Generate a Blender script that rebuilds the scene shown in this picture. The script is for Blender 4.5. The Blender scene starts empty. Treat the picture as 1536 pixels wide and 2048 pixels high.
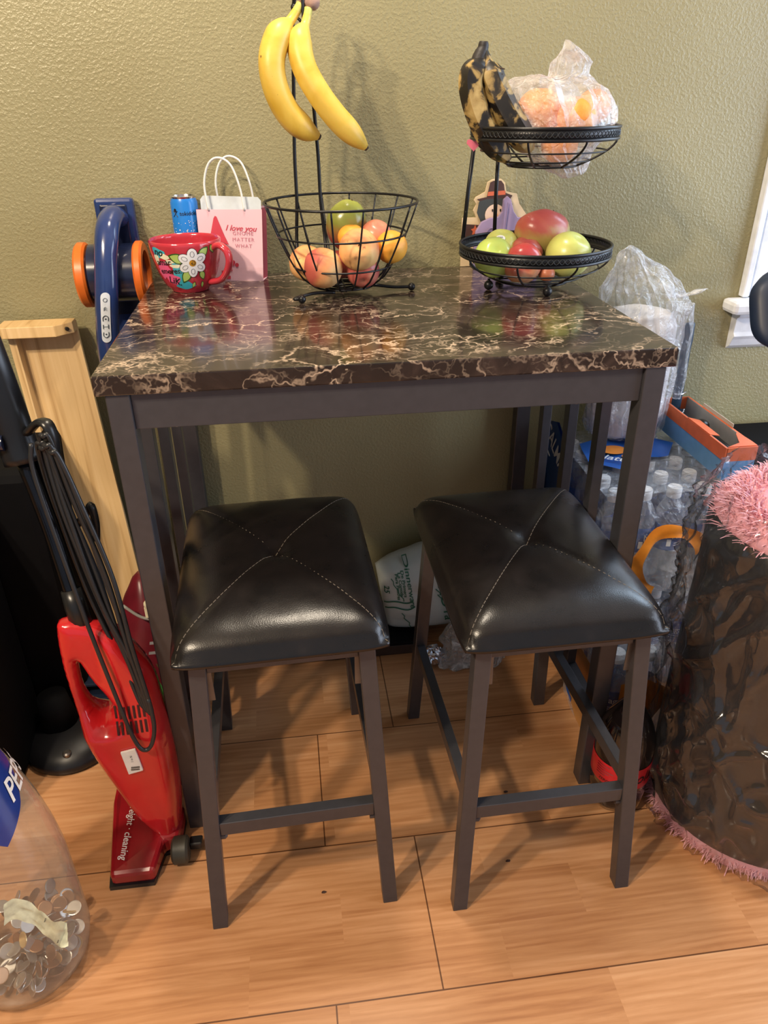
import bpy, bmesh, math, random
from mathutils import Vector, Matrix, noise
random.seed(7)
PI = math.pi
S = bpy.context.scene
COL = S.collection
WM = {}

# ------------------------------------------------------------------ materials
def newmat(name):
    m = bpy.data.materials.new(name); m.use_nodes = True
    nt = m.node_tree; b = nt.nodes['Principled BSDF']
    return m, nt, b
def N(nt, t, **kw):
    n = nt.nodes.new(t)
    for k, v in kw.items():
        if k in n.inputs: n.inputs[k].default_value = v
        else: setattr(n, k, v)
    return n
def srgb(h):
    h = h.lstrip('#'); c = [int(h[i:i+2], 16)/255 for i in (0, 2, 4)]
    return tuple((x/12.92 if x <= .04045 else ((x+.055)/1.055)**2.4) for x in c) + (1,)
def C_(c): return srgb(c) if isinstance(c, str) else tuple(c) + ((1,) if len(c) == 3 else ())
def ramp(nt, stops, interp='LINEAR'):
    r = nt.nodes.new('ShaderNodeValToRGB'); r.color_ramp.interpolation = interp
    e = r.color_ramp.elements
    e[0].position, e[0].color = stops[0][0], C_(stops[0][1])
    e[1].position, e[1].color = stops[-1][0], C_(stops[-1][1])
    for p, c in stops[1:-1]:
        k = e.new(p); k.color = C_(c)
    return r
def coord(nt, scale=(1, 1, 1), kind='Object', rot=(0, 0, 0)):
    tc = nt.nodes.new('ShaderNodeTexCoord'); mp = nt.nodes.new('ShaderNodeMapping')
    mp.inputs['Scale'].default_value = scale; mp.inputs['Rotation'].default_value = rot
    nt.links.new(tc.outputs[kind], mp.inputs['Vector']); return mp.outputs['Vector']
def bump(nt, b, hsock, strength=.3, dist=.001):
    bp = nt.nodes.new('ShaderNodeBump'); bp.inputs['Strength'].default_value = strength
    bp.inputs['Distance'].default_value = dist
    nt.links.new(hsock, bp.inputs['Height']); nt.links.new(bp.outputs['Normal'], b.inputs['Normal'])
_simple = {}
def M(name, col, rough=.5, metal=0, var=.08, vscale=40, bmp=0, coat=0, emit=None):
    """plain painted / plastic / metal surface with a little procedural variation"""
    if name in _simple: return _simple[name]
    m, nt, b = newmat(name); c = C_(col)
    v = coord(nt); n = N(nt, 'ShaderNodeTexNoise', Scale=vscale, Detail=4.0)
    nt.links.new(v, n.inputs['Vector'])
    r = ramp(nt, [(.3, [x*(1-var) for x in c[:3]]), (.7, [min(1, x*(1+var)) for x in c[:3]])])
    nt.links.new(n.outputs['Fac'], r.inputs['Fac']); nt.links.new(r.outputs['Color'], b.inputs['Base Color'])
    b.inputs['Roughness'].default_value = rough; b.inputs['Metallic'].default_value = metal
    if coat: b.inputs['Coat Weight'].default_value = coat; b.inputs['Coat Roughness'].default_value = .08
    if bmp: bump(nt, b, n.outputs['Fac'], bmp, .001)
    _simple[name] = m; return m
def film(name, col, alpha=.2, rough=.15, bscale=60, bstr=.8, milky=None, edge=.6, bdist=.004, gl=1.0):
    """clear plastic: see-through, a little milky, with a mirror-like skin that strengthens at grazing angles"""
    m, nt, b = newmat(name)
    b.inputs['Base Color'].default_value = C_(col); b.inputs['Roughness'].default_value = .35
    v = coord(nt); n = N(nt, 'ShaderNodeTexNoise', Scale=bscale, Detail=5.0, Distortion=1.5)
    nt.links.new(v, n.inputs['Vector'])
    bump(nt, b, n.outputs['Fac'], bstr, bdist); nrm = b.inputs['Normal'].links[0].from_socket
    tr = nt.nodes.new('ShaderNodeBsdfTransparent'); mx = nt.nodes.new('ShaderNodeMixShader'); m2 = nt.nodes.new('ShaderNodeMixShader')
    gb = nt.nodes.new('ShaderNodeBsdfGlossy'); gb.inputs['Roughness'].default_value = rough; nt.links.new(nrm, gb.inputs['Normal'])
    lw = N(nt, 'ShaderNodeLayerWeight', Blend=.5); nt.links.new(nrm, lw.inputs['Normal'])
    lw0 = N(nt, 'ShaderNodeLayerWeight', Blend=.35)
    mr = N(nt, 'ShaderNodeMapRange'); mr.inputs['To Min'].default_value = alpha; mr.inputs['To Max'].default_value = edge
    nt.links.new(lw0.outputs['Facing'], mr.inputs['Value'])
    last = mr.outputs['Result']
    if milky:
        n2 = N(nt, 'ShaderNodeTexNoise', Scale=milky[0], Detail=6.0, Distortion=2.0)
        nt.links.new(v, n2.inputs['Vector'])
        r = N(nt, 'ShaderNodeMapRange'); r.inputs['From Min'].default_value = .5; r.inputs['From Max'].default_value = .68
        r.inputs['To Max'].default_value = milky[1]
        nt.links.new(n2.outputs['Fac'], r.inputs['Value'])
        ad = N(nt, 'ShaderNodeMath', operation='ADD', use_clamp=True)
        nt.links.new(last, ad.inputs[0]); nt.links.new(r.outputs['Result'], ad.inputs[1]); last = ad.outputs[0]
    p = N(nt, 'ShaderNodeMath', operation='POWER'); p.inputs[1].default_value = 4; nt.links.new(lw.outputs['Facing'], p.inputs[0])
    q = N(nt, 'ShaderNodeMath', operation='MULTIPLY_ADD', use_clamp=True); q.inputs[1].default_value = .7*gl; q.inputs[2].default_value = .06*gl
    nt.links.new(p.outputs[0], q.inputs[0])
    nt.links.new(last, mx.inputs['Fac']); nt.links.new(tr.outputs[0], mx.inputs[1]); nt.links.new(b.outputs[0], mx.inputs[2])
    nt.links.new(q.outputs[0], m2.inputs['Fac']); nt.links.new(mx.outputs[0], m2.inputs[1]); nt.links.new(gb.outputs[0], m2.inputs[2])
    nt.links.new(m2.outputs[0], nt.nodes['Material Output'].inputs['Surface'])
    return m
def fruit(name, stops, scale=18, rough=.38, spots=None, axis=None, bmp=.1):
    m, nt, b = newmat(name)
    v = coord(nt); n = N(nt, 'ShaderNodeTexNoise', Scale=scale, Detail=5.0, Distortion=.6)
    nt.links.new(v, n.inputs['Vector'])
    fac = n.outputs['Fac']
    if axis:
        sx = nt.nodes.new('ShaderNodeSeparateXYZ'); nt.links.new(v, sx.inputs[0])
        mr = N(nt, 'ShaderNodeMapRange'); mr.inputs['From Min'].default_value = -axis[1]; mr.inputs['From Max'].default_value = axis[1]
        nt.links.new(sx.outputs[axis[0]], mr.inputs['Value'])
        mx = N(nt, 'ShaderNodeMath', operation='ADD'); nt.links.new(fac, mx.inputs[0])
        m2 = N(nt, 'ShaderNodeMath', operation='MULTIPLY_ADD'); m2.inputs[1].default_value = .7; m2.inputs[2].default_value = -.35
        nt.links.new(mr.outputs['Result'], m2.inputs[0]); nt.links.new(m2.outputs[0], mx.inputs[1]); fac = mx.outputs[0]
    r = ramp(nt, stops); nt.links.new(fac, r.inputs['Fac']); out = r.outputs['Color']
    if spots:
        n2 = N(nt, 'ShaderNodeTexNoise', Scale=spots[0], Detail=3.0); nt.links.new(v, n2.inputs['Vector'])
        r2 = ramp(nt, [(spots[2], (0, 0, 0)), (spots[2]+spots[3], (1, 1, 1))]); nt.links.new(n2.outputs['Fac'], r2.inputs['Fac'])
        mix = N(nt, 'ShaderNodeMix', data_type='RGBA'); nt.links.new(r2.outputs['Color'], mix.inputs['Factor'])
        nt.links.new(out, mix.inputs[6]); mix.inputs[7].default_value = C_(spots[1]); out = mix.outputs[2]
    nt.links.new(out, b.inputs['Base Color']); b.inputs['Roughness'].default_value = rough
    b.inputs['Subsurface Weight'].default_value = .08; b.inputs['Subsurface Scale'].default_value = .01
    n3 = N(nt, 'ShaderNodeTexNoise', Scale=250.0); nt.links.new(v, n3.inputs['Vector'])
    bump(nt, b, n3.outputs['Fac'], bmp, .001)
    return m

# ------------------------------------------------------------------ mesh helpers
def add_box(bm, x0, x1, y0, y1, z0, z1):
    vs = [bm.verts.new(p) for p in ((x0,y0,z0),(x1,y0,z0),(x1,y1,z0),(x0,y1,z0),(x0,y0,z1),(x1,y0,z1),(x1,y1,z1),(x0,y1,z1))]
    for f in ((3,2,1,0),(4,5,6,7),(0,1,5,4),(1,2,6,5),(2,3,7,6),(3,0,4,7)): bm.faces.new([vs[i] for i in f])
def add_prism(bm, a, b, wa, wb=None):
    """skewed square post: rectangle wa=(w,d) centred at a to rectangle wb centred at b"""
    wb = wb or wa; q = []
    for c, w in ((a, wa), (b, wb)):
        for sx, sy in ((-1,-1),(1,-1),(1,1),(-1,1)): q.append(bm.verts.new((c[0]+sx*w[0]/2, c[1]+sy*w[1]/2, c[2])))
    for f in ((3,2,1,0),(4,5,6,7),(0,1,5,4),(1,2,6,5),(2,3,7,6),(3,0,4,7)): bm.faces.new([q[i] for i in f])
def add_beam(bm, a, b, w, h):
    """bar of width w (horizontal) and height h from a to b"""
    a = Vector(a); b = Vector(b); d = (b-a).normalized(); s = d.cross(Vector((0,0,1))).normalized(); u = s.cross(d)
    q = [bm.verts.new(p + s*i*w/2 + u*j*h/2) for p in (a, b) for i, j in ((-1,-1),(1,-1),(1,1),(-1,1))]
    for f in ((3,2,1,0),(4,5,6,7),(0,1,5,4),(1,2,6,5),(2,3,7,6),(3,0,4,7)): bm.faces.new([q[i] for i in f])
def smooth_path(pts, k=6, closed=False):
    P = [Vector(p) for p in pts]; n = len(P); out = []
    rng = range(n if closed else n-1)
    for i in rng:
        p1, p2 = P[i], P[(i+1) % n]
        p0 = P[(i-1) % n] if (closed or i > 0) else p1*2-p2
        p3 = P[(i+2) % n] if (closed or i+2 < n) else p2*2-p1
        for j in range(k):
            t = j/k
            out.append(.5*((2*p1)+(p2-p0)*t+(2*p0-5*p1+4*p2-p3)*t*t+(3*p1-p0-3*p2+p3)*t**3))
    if not closed: out.append(P[-1])
    return out
def add_tube(bm, pts, r, n=8, closed=False, flat=None, caps=True):
    """sweep a round section; r number or list; flat=(sx,sy) squashes the section"""
    P = [Vector(p) for p in pts]; L = len(P); rings = []
    t0 = (P[1]-P[0]).normalized(); up = Vector((0,0,1)) if abs(t0.z) < .9 else Vector((0,1,0))
    s = t0.cross(up).normalized()
    for i in range(L):
        if closed: t = (P[(i+1)%L]-P[i-1]).normalized()
        else: t = (P[min(i+1,L-1)]-P[max(i-1,0)]).normalized()
        s = (s - t*s.dot(t)).normalized(); u = t.cross(s)
        rr = r[i] if isinstance(r, (list, tuple)) else r
        fx, fy = flat or (1, 1)
        rings.append([bm.verts.new(P[i]+s*math.cos(2*PI*k/n)*rr*fx+u*math.sin(2*PI*k/n)*rr*fy) for k in range(n)])
    for i in range(L if closed else L-1):
        a, b = rings[i], rings[(i+1) % L]
        for k in range(n): bm.faces.new((a[k], a[(k+1)%n], b[(k+1)%n], b[k]))
    if not closed and caps:
        bm.faces.new(rings[0][::-1]); bm.faces.new(rings[-1])
def add_lathe(bm, prof, c=(0,0,0), n=32, axis='Z', cap0=True, cap1=True, wob=None):
    rings = []
    for r, z in prof:
        ring = []
        for k in range(n):
            a = 2*PI*k/n; rr = r*(wob(a, z) if wob else 1)
            p = (rr*math.cos(a), rr*math.sin(a), z)
            if axis == 'X': p = (p[2], p[0], p[1])
            if axis == 'Y': p = (p[0], p[2], p[1])
            ring.append(bm.verts.new((p[0]+c[0], p[1]+c[1], p[2]+c[2])))
        rings.append(ring)
    for a, b in zip(rings, rings[1:]):
        for k in range(n): bm.faces.new((a[k], a[(k+1)%n], b[(k+1)%n], b[k]))
    if cap0: bm.faces.new(rings[0][::-1])
    if cap1: bm.faces.new(rings[-1])
def add_sphere(bm, c, r, n=24, sc=(1,1,1), fn=None, rot=None):
    m = n//2; rings = []
    R_ = rot or Matrix.Identity(3); c = Vector(c)
    top = None
    def P(d):
        k = fn(d) if fn else 1
        return c + R_ @ Vector((d.x*r*sc[0]*k, d.y*r*sc[1]*k, d.z*r*sc[2]*k))
    for i in range(1, m):
        th = PI*i/m
        rings.append([bm.verts.new(P(Vector((math.sin(th)*math.cos(2*PI*k/n), math.sin(th)*math.sin(2*PI*k/n), math.cos(th))))) for k in range(n)])
    a = bm.verts.new(P(Vector((0,0,1)))); b = bm.verts.new(P(Vector((0,0,-1))))
    for q, w in zip(rings, rings[1:]):
        for k in range(n): bm.faces.new((q[k], w[k], w[(k+1)%n], q[(k+1)%n]))
    for k in range(n):
        bm.faces.new((a, rings[0][k], rings[0][(k+1)%n])); bm.faces.new((b, rings[-1][(k+1)%n], rings[-1][k]))
def add_plate(bm, pts, fn, t):
    """extrude a 2D outline: fn(u, v, w) -> point, w from 0 to t"""
    a = [bm.verts.new(fn(u, v, 0)) for u, v in pts]; b = [bm.verts.new(fn(u, v, t)) for u, v in pts]
    bm.faces.new(a); bm.faces.new(b[::-1])
    for i in range(len(pts)):
        j = (i+1) % len(pts); bm.faces.new((a[j], a[i], b[i], b[j]))
def add_decal(bm, pts, fn, cuts=0):
    """thin printed shape laid on a surface: fn(u, v) -> point"""
    t = bmesh.new(); t.faces.new([t.verts.new((u, v, 0)) for u, v in pts])
    bmesh.ops.triangulate(t, faces=t.faces[:])
    for _ in range(cuts): bmesh.ops.subdivide_edges(t, edges=t.edges[:], cuts=1, use_grid_fill=True)
    mp = {v: bm.verts.new(fn(v.co.x, v.co.y)) for v in t.verts}
    for f in t.faces: bm.faces.new([mp[v] for v in f.verts])
    t.free()
_tc = {}
def text_geo(s, size, spacing=1.0, shear=0, bold=0):
    key = (s, size, spacing, shear, bold)
    if key in _tc: return _tc[key]
    cu = bpy.data.curves.new('letters', 'FONT'); cu.body = s; cu.size = size; cu.align_x = 'CENTER'; cu.align_y = 'CENTER'
    cu.space_character = spacing; cu.shear = shear; cu.resolution_u = 3; cu.offset = bold*.5
    o = bpy.data.objects.new('letters', cu); COL.objects.link(o)
    dg = bpy.context.evaluated_depsgraph_get(); me = bpy.data.meshes.new_from_object(o.evaluated_get(dg))
    g = ([tuple(v.co) for v in me.vertices], [tuple(p.vertices) for p in me.polygons])
    bpy.data.objects.remove(o); bpy.data.curves.remove(cu); bpy.data.meshes.remove(me)
    _tc[key] = g; return g
def add_text(bm, s, size, fn, off=(0, 0), rot=0, bold=0, **kw):
    vs, fs = text_geo(s, size, bold=bold, **kw); c, q = math.cos(rot), math.sin(rot)
    for dx, dy in ((0, 0),):
        vv = [bm.verts.new(fn(off[0]+dx+x*c-y*q, off[1]+dy+x*q+y*c)) for x, y, _ in vs]
        for f in fs:
            try: bm.faces.new([vv[i] for i in f])
            except ValueError: pass
def ell(cx, cy, rx, ry, n=20, rot=0, a0=0, a1=2*PI):
    c, s = math.cos(rot), math.sin(rot); o = []
    for k in range(n):
        a = a0+(a1-a0)*k/n; x, y = rx*math.cos(a), ry*math.sin(a); o.append((cx+x*c-y*s, cy+x*s+y*c))
    return o
def leafp(cx, cy, L, w, rot, n=8):
    c, s = math.cos(rot), math.sin(rot); q = []
    for k in range(n+1): t = k/n; q.append((t*L, w*math.sin(PI*t)**.8 * (1-.25*t)))
    for k in range(n-1, 0, -1): t = k/n; q.append((t*L, -w*math.sin(PI*t)**.8 * (1-.25*t)))
    return [(cx+x*c-y*s, cy+x*s+y*c) for x, y in q]

# ------------------------------------------------------------------ object helpers
def tag(o, label=None, cat=None, group=None, kind=None):
    if label: o['label'] = label
    if cat: o['category'] = cat
    if group: o['group'] = group
    if kind: o['kind'] = kind
    return o
def thing(name, label, cat, loc=(0, 0, 0), rotz=0, group=None):
    o = bpy.data.objects.new(name, None); COL.objects.link(o)
    o.location = loc; o.rotation_euler = (0, 0, rotz); o.empty_display_size = .05
    WM[o] = Matrix.Translation(loc) @ Matrix.Rotation(rotz, 4, 'Z')
    return tag(o, label, cat, group)
def obj(name, bm, mat, parent=None, world=True, smooth=False, bevel=0, origin=None, label=None, auto=None):
    bmesh.ops.remove_doubles(bm, verts=bm.verts[:], dist=1e-6)
    bmesh.ops.recalc_face_normals(bm, faces=bm.faces[:])
    me = bpy.data.meshes.new(name); bm.to_mesh(me); bm.free()
    if isinstance(mat, (list, tuple)):
        for m in mat: me.materials.append(m)
    else: me.materials.append(mat)
    o = bpy.data.objects.new(name, me); COL.objects.link(o)
    if parent is not None:
        o.parent = parent; WM[o] = WM[parent]
        if world: me.transform(WM[parent].inverted())
    else:
        WM[o] = Matrix.Identity(4)
        if origin is not None:
            me.transform(Matrix.Translation(-Vector(origin))); o.location = origin; WM[o] = Matrix.Translation(origin)
    if smooth:
        me.polygons.foreach_set('use_smooth', [True]*len(me.polygons))
        if auto:
            bmx = bmesh.new(); bmx.from_mesh(me)
            for e in bmx.edges:
                if len(e.link_faces) == 2 and e.calc_face_angle(0) > auto: e.smooth = False
            bmx.to_mesh(me); bmx.free()
    if bevel:
        md = o.modifiers.new('soft edge', 'BEVEL'); md.width = bevel; md.segments = 2; md.limit_method = 'ANGLE'; md.angle_limit = .6
    if label: o['label'] = label
    return o
def single(name, bm, mat, label, cat, origin, group=None, **kw):
    return tag(obj(name, bm, mat, origin=origin, **kw), label, cat, group)
def copy_tree(o, parent=None):
    c = o.copy(); COL.objects.link(c); c.parent = parent
    for ch in [x for x in o.children]: copy_tree(ch, c)
    return c
def structure(name, bm, mat, **kw):
    o = obj(name, bm, mat, **kw); o['kind'] = 'structure'; return o
B = bmesh.new

# ------------------------------------------------------------------ common materials
metal_dk = M('gunmetal powder coat', (.078, .076, .086), .34, .45, .06, 60)
black_wire = M('black wire', (.012, .012, .014), .35, .3)
black_pl = M('black plastic', (.012, .012, .013), .3)
black_matte = M('black matte', (.004, .004, .005), .7)
black_matte.node_tree.nodes['Principled BSDF'].inputs['Specular IOR Level'].default_value = .12
white_paint = M('white trim paint', (.80, .82, .86), .4)
navy_gloss = M('navy gloss plastic', (.022, .045, .16), .18, coat=.5)
navy_dark = M('dark navy plastic', (.012, .018, .05), .22, coat=.3)
orange_pl = M('orange plastic', (.75, .16, .02), .35)
white_pl = M('white plastic', (.82, .84, .86), .35)
ink = M('black ink', (.01, .01, .012), .5)

# wall
def wall_material():
    m, nt, b = newmat('olive textured wall paint')
    v = coord(nt)
    n = N(nt, 'ShaderNodeTexNoise', Scale=165.0, Detail=2.5, Roughness=.55, Distortion=.1); nt.links.new(v, n.inputs['Vector'])
    n2 = N(nt, 'ShaderNodeTexVoronoi', Scale=150.0, feature='SMOOTH_F1'); n2.inputs['Smoothness'].default_value = .6
    nw = N(nt, 'ShaderNodeTexNoise', Scale=60.0, Detail=2.0); nt.links.new(v, nw.inputs['Vector'])
    vm = N(nt, 'ShaderNodeVectorMath', operation='MULTIPLY_ADD'); vm.inputs[1].default_value = (.03, .03, .03)
    nt.links.new(nw.outputs['Color'], vm.inputs[0]); nt.links.new(v, vm.inputs[2]); nt.links.new(vm.outputs[0], n2.inputs['Vector'])
    n3 = N(nt, 'ShaderNodeTexNoise', Scale=3.0, Detail=2.0); nt.links.new(v, n3.inputs['Vector'])
    r = ramp(nt, [(.3, (.300, .268, .142)), (.7, (.335, .302, .168))]); nt.links.new(n3.outputs['Fac'], r.inputs['Fac'])
    nt.links.new(r.outputs['Color'], b.inputs['Base Color'])
    mr = N(nt, 'ShaderNodeMapRange'); mr.inputs['From Min'].default_value = .42; mr.inputs['From Max'].default_value = .7
    nt.links.new(n.outputs['Fac'], mr.inputs['Value'])
    ad = N(nt, 'ShaderNodeMath', operation='ADD'); nt.links.new(mr.outputs[0], ad.inputs[0])
    mu = N(nt, 'ShaderNodeMath', operation='MULTIPLY'); mu.inputs[1].default_value = -.35; nt.links.new(n2.outputs['Distance'], mu.inputs[0]); nt.links.new(mu.outputs[0], ad.inputs[1])
    bump(nt, b, ad.outputs[0], .38, .0015)
    b.inputs['Roughness'].default_value = .34
    return m
wall_m = wall_material()
def floor_material():
    m, nt, b = newmat('three strip oak laminate')
    v = coord(nt)
    def brick(w, h, off, loc):
        mp = nt.nodes.new('ShaderNodeMapping'); mp.inputs['Location'].default_value = loc; nt.links.new(v, mp.inputs['Vector'])
        k = N(nt, 'ShaderNodeTexBrick', offset=off, squash=1.0, offset_frequency=2)
        k.inputs['Scale'].default_value = 1; k.inputs['Brick Width'].default_value = w; k.inputs['Row Height'].default_value = h
        nt.links.new(mp.outputs[0], k.inputs['Vector']); return k
    st = brick(.42, .2865/3, .37, (.13, .357, 0)); st.inputs['Mortar Size'].default_value = 0
    st.inputs['Color1'].default_value = (0, 0, 0, 1); st.inputs['Color2'].default_value = (1, 1, 1, 1); st.inputs['Bias'].default_value = 0
    jt = brick(1.17, .2865, .855, (-.27, .357, 0)); jt.inputs['Mortar Size'].default_value = .0014; jt.inputs['Mortar Smooth'].default_value = .2
    jt.inputs['Color1'].default_value = (1, 1, 1, 1); jt.inputs['Color2'].default_value = (1, 1, 1, 1); jt.inputs['Mortar'].default_value = (.25, .2, .17, 1)
    g = N(nt, 'ShaderNodeTexNoise', Scale=1.0, Detail=6.0, Roughness=.65, Distortion=.5)
    mg = nt.nodes.new('ShaderNodeMapping'); mg.inputs['Scale'].default_value = (4, 55, 1)
    av = N(nt, 'ShaderNodeVectorMath', operation='MULTIPLY_ADD'); av.inputs[1].default_value = (3.7, 9.1, 5.3)
    nt.links.new(st.outputs['Color'], av.inputs[0]); nt.links.new(v, av.inputs[2])
    nt.links.new(av.outputs[0], mg.inputs['Vector']); nt.links.new(mg.outputs[0], g.inputs['Vector'])
    w = N(nt, 'ShaderNodeTexWave', Scale=1.0, Distortion=9.0, Detail=3.0, bands_direction='Y')
    w.inputs['Detail Scale'].default_value = 1.2
    mw = nt.nodes.new('ShaderNodeMapping'); mw.inputs['Scale'].default_value = (2.2, 26, 1)
    nt.links.new(av.outputs[0], mw.inputs['Vector']); nt.links.new(mw.outputs[0], w.inputs['Vector'])
    mixg = N(nt, 'ShaderNodeMix', data_type='FLOAT'); mixg.inputs[0].default_value = .10
    nt.links.new(g.outputs['Fac'], mixg.inputs[2]); nt.links.new(w.outputs['Fac'], mixg.inputs[3])
    tone = N(nt, 'ShaderNodeMath', operation='MULTIPLY_ADD'); tone.inputs[1].default_value = .22; tone.inputs[2].default_value = -.11
    nt.links.new(st.outputs['Color'], tone.inputs[0])
    add = N(nt, 'ShaderNodeMath', operation='ADD'); nt.links.new(mixg.outputs[0], add.inputs[0]); nt.links.new(tone.outputs[0], add.inputs[1])
    r = ramp(nt, [(.20, (.38, .16, .062)), (.42, (.50, .235, .098)), (.6, (.59, .295, .135)), (.8, (.67, .37, .185))]); nt.links.new(add.outputs[0], r.inputs['Fac'])
    mj = N(nt, 'ShaderNodeMix', data_type='RGBA', blend_type='MULTIPLY'); mj.inputs['Factor'].default_value = 1
    nt.links.new(r.outputs['Color'], mj.inputs[6]); nt.links.new(jt.outputs['Color'], mj.inputs[7])
    nt.links.new(mj.outputs[2], b.inputs['Base Color'])
    b.inputs['Roughness'].default_value = .3
    bump(nt, b, g.outputs['Fac'], .08, .001)
    return m
def marble_material():
    m, nt, b = newmat('dark brown marble laminate')
    v = coord(nt)
    n0 = N(nt, 'ShaderNodeTexNoise', Scale=7.0, Detail=5.0, Roughness=.6); nt.links.new(v, n0.inputs['Vector'])
    wp = N(nt, 'ShaderNodeVectorMath', operation='MULTIPLY_ADD'); wp.inputs[1].default_value = (.17, .17, .17)
    nt.links.new(n0.outputs['Color'], wp.inputs[0]); nt.links.new(v, wp.inputs[2])
    def veins(scale, width, rot, strch, maskscale, m0, m1):
        mp = nt.nodes.new('ShaderNodeMapping'); mp.inputs['Scale'].default_value = strch; mp.inputs['Rotation'].default_value = (0, 0, rot)
        nt.links.new(wp.outputs[0], mp.inputs['Vector'])
        k = N(nt, 'ShaderNodeTexVoronoi', feature='DISTANCE_TO_EDGE', Scale=scale); nt.links.new(mp.outputs[0], k.inputs['Vector'])
        mr = N(nt, 'ShaderNodeMapRange'); mr.inputs['From Min'].default_value = 0; mr.inputs['From Max'].default_value = width
        mr.inputs['To Min'].default_value = 1; mr.inputs['To Max'].default_value = 0; nt.links.new(k.outputs['Distance'], mr.inputs['Value'])
        nm = N(nt, 'ShaderNodeTexNoise', Scale=maskscale, Detail=3.0); nt.links.new(mp.outputs[0], nm.inputs['Vector'])
        mm = N(nt, 'ShaderNodeMapRange'); mm.inputs['From Min'].default_value = m0; mm.inputs['From Max'].default_value = m1
        nt.links.new(nm.outputs['Fac'], mm.inputs['Value'])
        mu = N(nt, 'ShaderNodeMath', operation='MULTIPLY'); nt.links.new(mr.outputs[0], mu.inputs[0]); nt.links.new(mm.outputs[0], mu.inputs[1])
        return mu.outputs[0]
    a = veins(13, .038, .5, (.55, 1.5, 1), 9.0, .47, .66)
    c = veins(28, .05, -.4, (.7, 1.3, 1), 14.0, .42, .66)
    d = veins(8, .02, .9, (.6, 1.6, 1), 6.0, .42, .58)
    mx = N(nt, 'ShaderNodeMath', operation='MAXIMUM'); nt.links.new(a, mx.inputs[0]); nt.links.new(d, mx.inputs[1])
    hc = N(nt, 'ShaderNodeMath', operation='MULTIPLY'); hc.inputs[1].default_value = .5; nt.links.new(c, hc.inputs[0])
    mx2 = N(nt, 'ShaderNodeMath', operation='MAXIMUM'); nt.links.new(mx.outputs[0], mx2.inputs[0]); nt.links.new(hc.outputs[0], mx2.inputs[1])
    base = N(nt, 'ShaderNodeTexNoise', Scale=11.0, Detail=6.0, Distortion=1.2); nt.links.new(v, base.inputs['Vector'])
    r = ramp(nt, [(.3, (.012, .008, .007)), (.55, (.028, .018, .015)), (.75, (.075, .048, .038))]); nt.links.new(base.outputs['Fac'], r.inputs['Fac'])
    mix = N(nt, 'ShaderNodeMix', data_type='RGBA'); nt.links.new(mx2.outputs[0], mix.inputs['Factor'])
    nt.links.new(r.outputs['Color'], mix.inputs[6]); mix.inputs[7].default_value = (.62, .46, .33, 1)
    nt.links.new(mix.outputs[2], b.inputs['Base Color']); b.inputs['Roughness'].default_value = .17
    b.inputs['Coat Weight'].default_value = .3; b.inputs['Coat Roughness'].default_value = .06
    return m
def leather_material():
    m, nt, b = newmat('black brown bonded leather')
    v = coord(nt)
    k = N(nt, 'ShaderNodeTexVoronoi', Scale=330.0, feature='DISTANCE_TO_EDGE'); nt.links.new(v, k.inputs['Vector'])
    n = N(nt, 'ShaderNodeTexNoise', Scale=22.0, Detail=8.0, Roughness=.6, Distortion=.4); nt.links.new(v, n.inputs['Vector'])
    r = ramp(nt, [(.30, (.007, .006, .006)), (.62, (.0105, .008, .0075)), (.85, (.018, .0135, .0125))]); nt.links.new(n.outputs['Fac'], r.inputs['Fac'])
    nt.links.new(r.outputs['Color'], b.inputs['Base Color'])
    rr = N(nt, 'ShaderNodeMapRange'); rr.inputs['To Min'].default_value = .22; rr.inputs['To Max'].default_value = .36
    nt.links.new(n.outputs['Fac'], rr.inputs['Value']); nt.links.new(rr.outputs[0], b.inputs['Roughness'])
    ad = N(nt, 'ShaderNodeMath', operation='MULTIPLY_ADD'); ad.inputs[1].default_value = 2.0
    nt.links.new(k.outputs['Distance'], ad.inputs[0]); nt.links.new(n.outputs['Fac'], ad.inputs[2])
    bump(nt, b, ad.outputs[0], .12, .0006)
    return m
def pine_material():
    m, nt, b = newmat('pale pine')
    v = coord(nt, rot=(0, .107, 0)); mp = nt.nodes.new('ShaderNodeMapping'); mp.inputs['Scale'].default_value = (85, 10, 1.2); nt.links.new(v, mp.inputs['Vector'])
    n = N(nt, 'ShaderNodeTexNoise', Scale=1.0, Detail=4.0, Distortion=.6); nt.links.new(mp.outputs[0], n.inputs['Vector'])
    r = ramp(nt, [(.25, (.46, .27, .10)), (.45, (.66, .44, .20)), (.75, (.72, .50, .25))]); nt.links.new(n.outputs['Fac'], r.inputs['Fac'])
    nt.links.new(r.outputs['Color'], b.inputs['Base Color']); b.inputs['Roughness'].default_value = .5
    return m
floor_m, marble_m, leather_m, pine_m = floor_material(), marble_material(), leather_material(), pine_material()

# ------------------------------------------------------------------ room
YW = .66
bm = B(); add_box(bm, -3, 3, -3.2, 1.0, -.05, 0); structure('floor', bm, floor_m)
bm = B(); add_box(bm, -3, 3, -3.2, 1.0, 2.45, 2.5); structure('ceiling', bm, M('ceiling white', (.62, .60, .55), .8))
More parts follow.
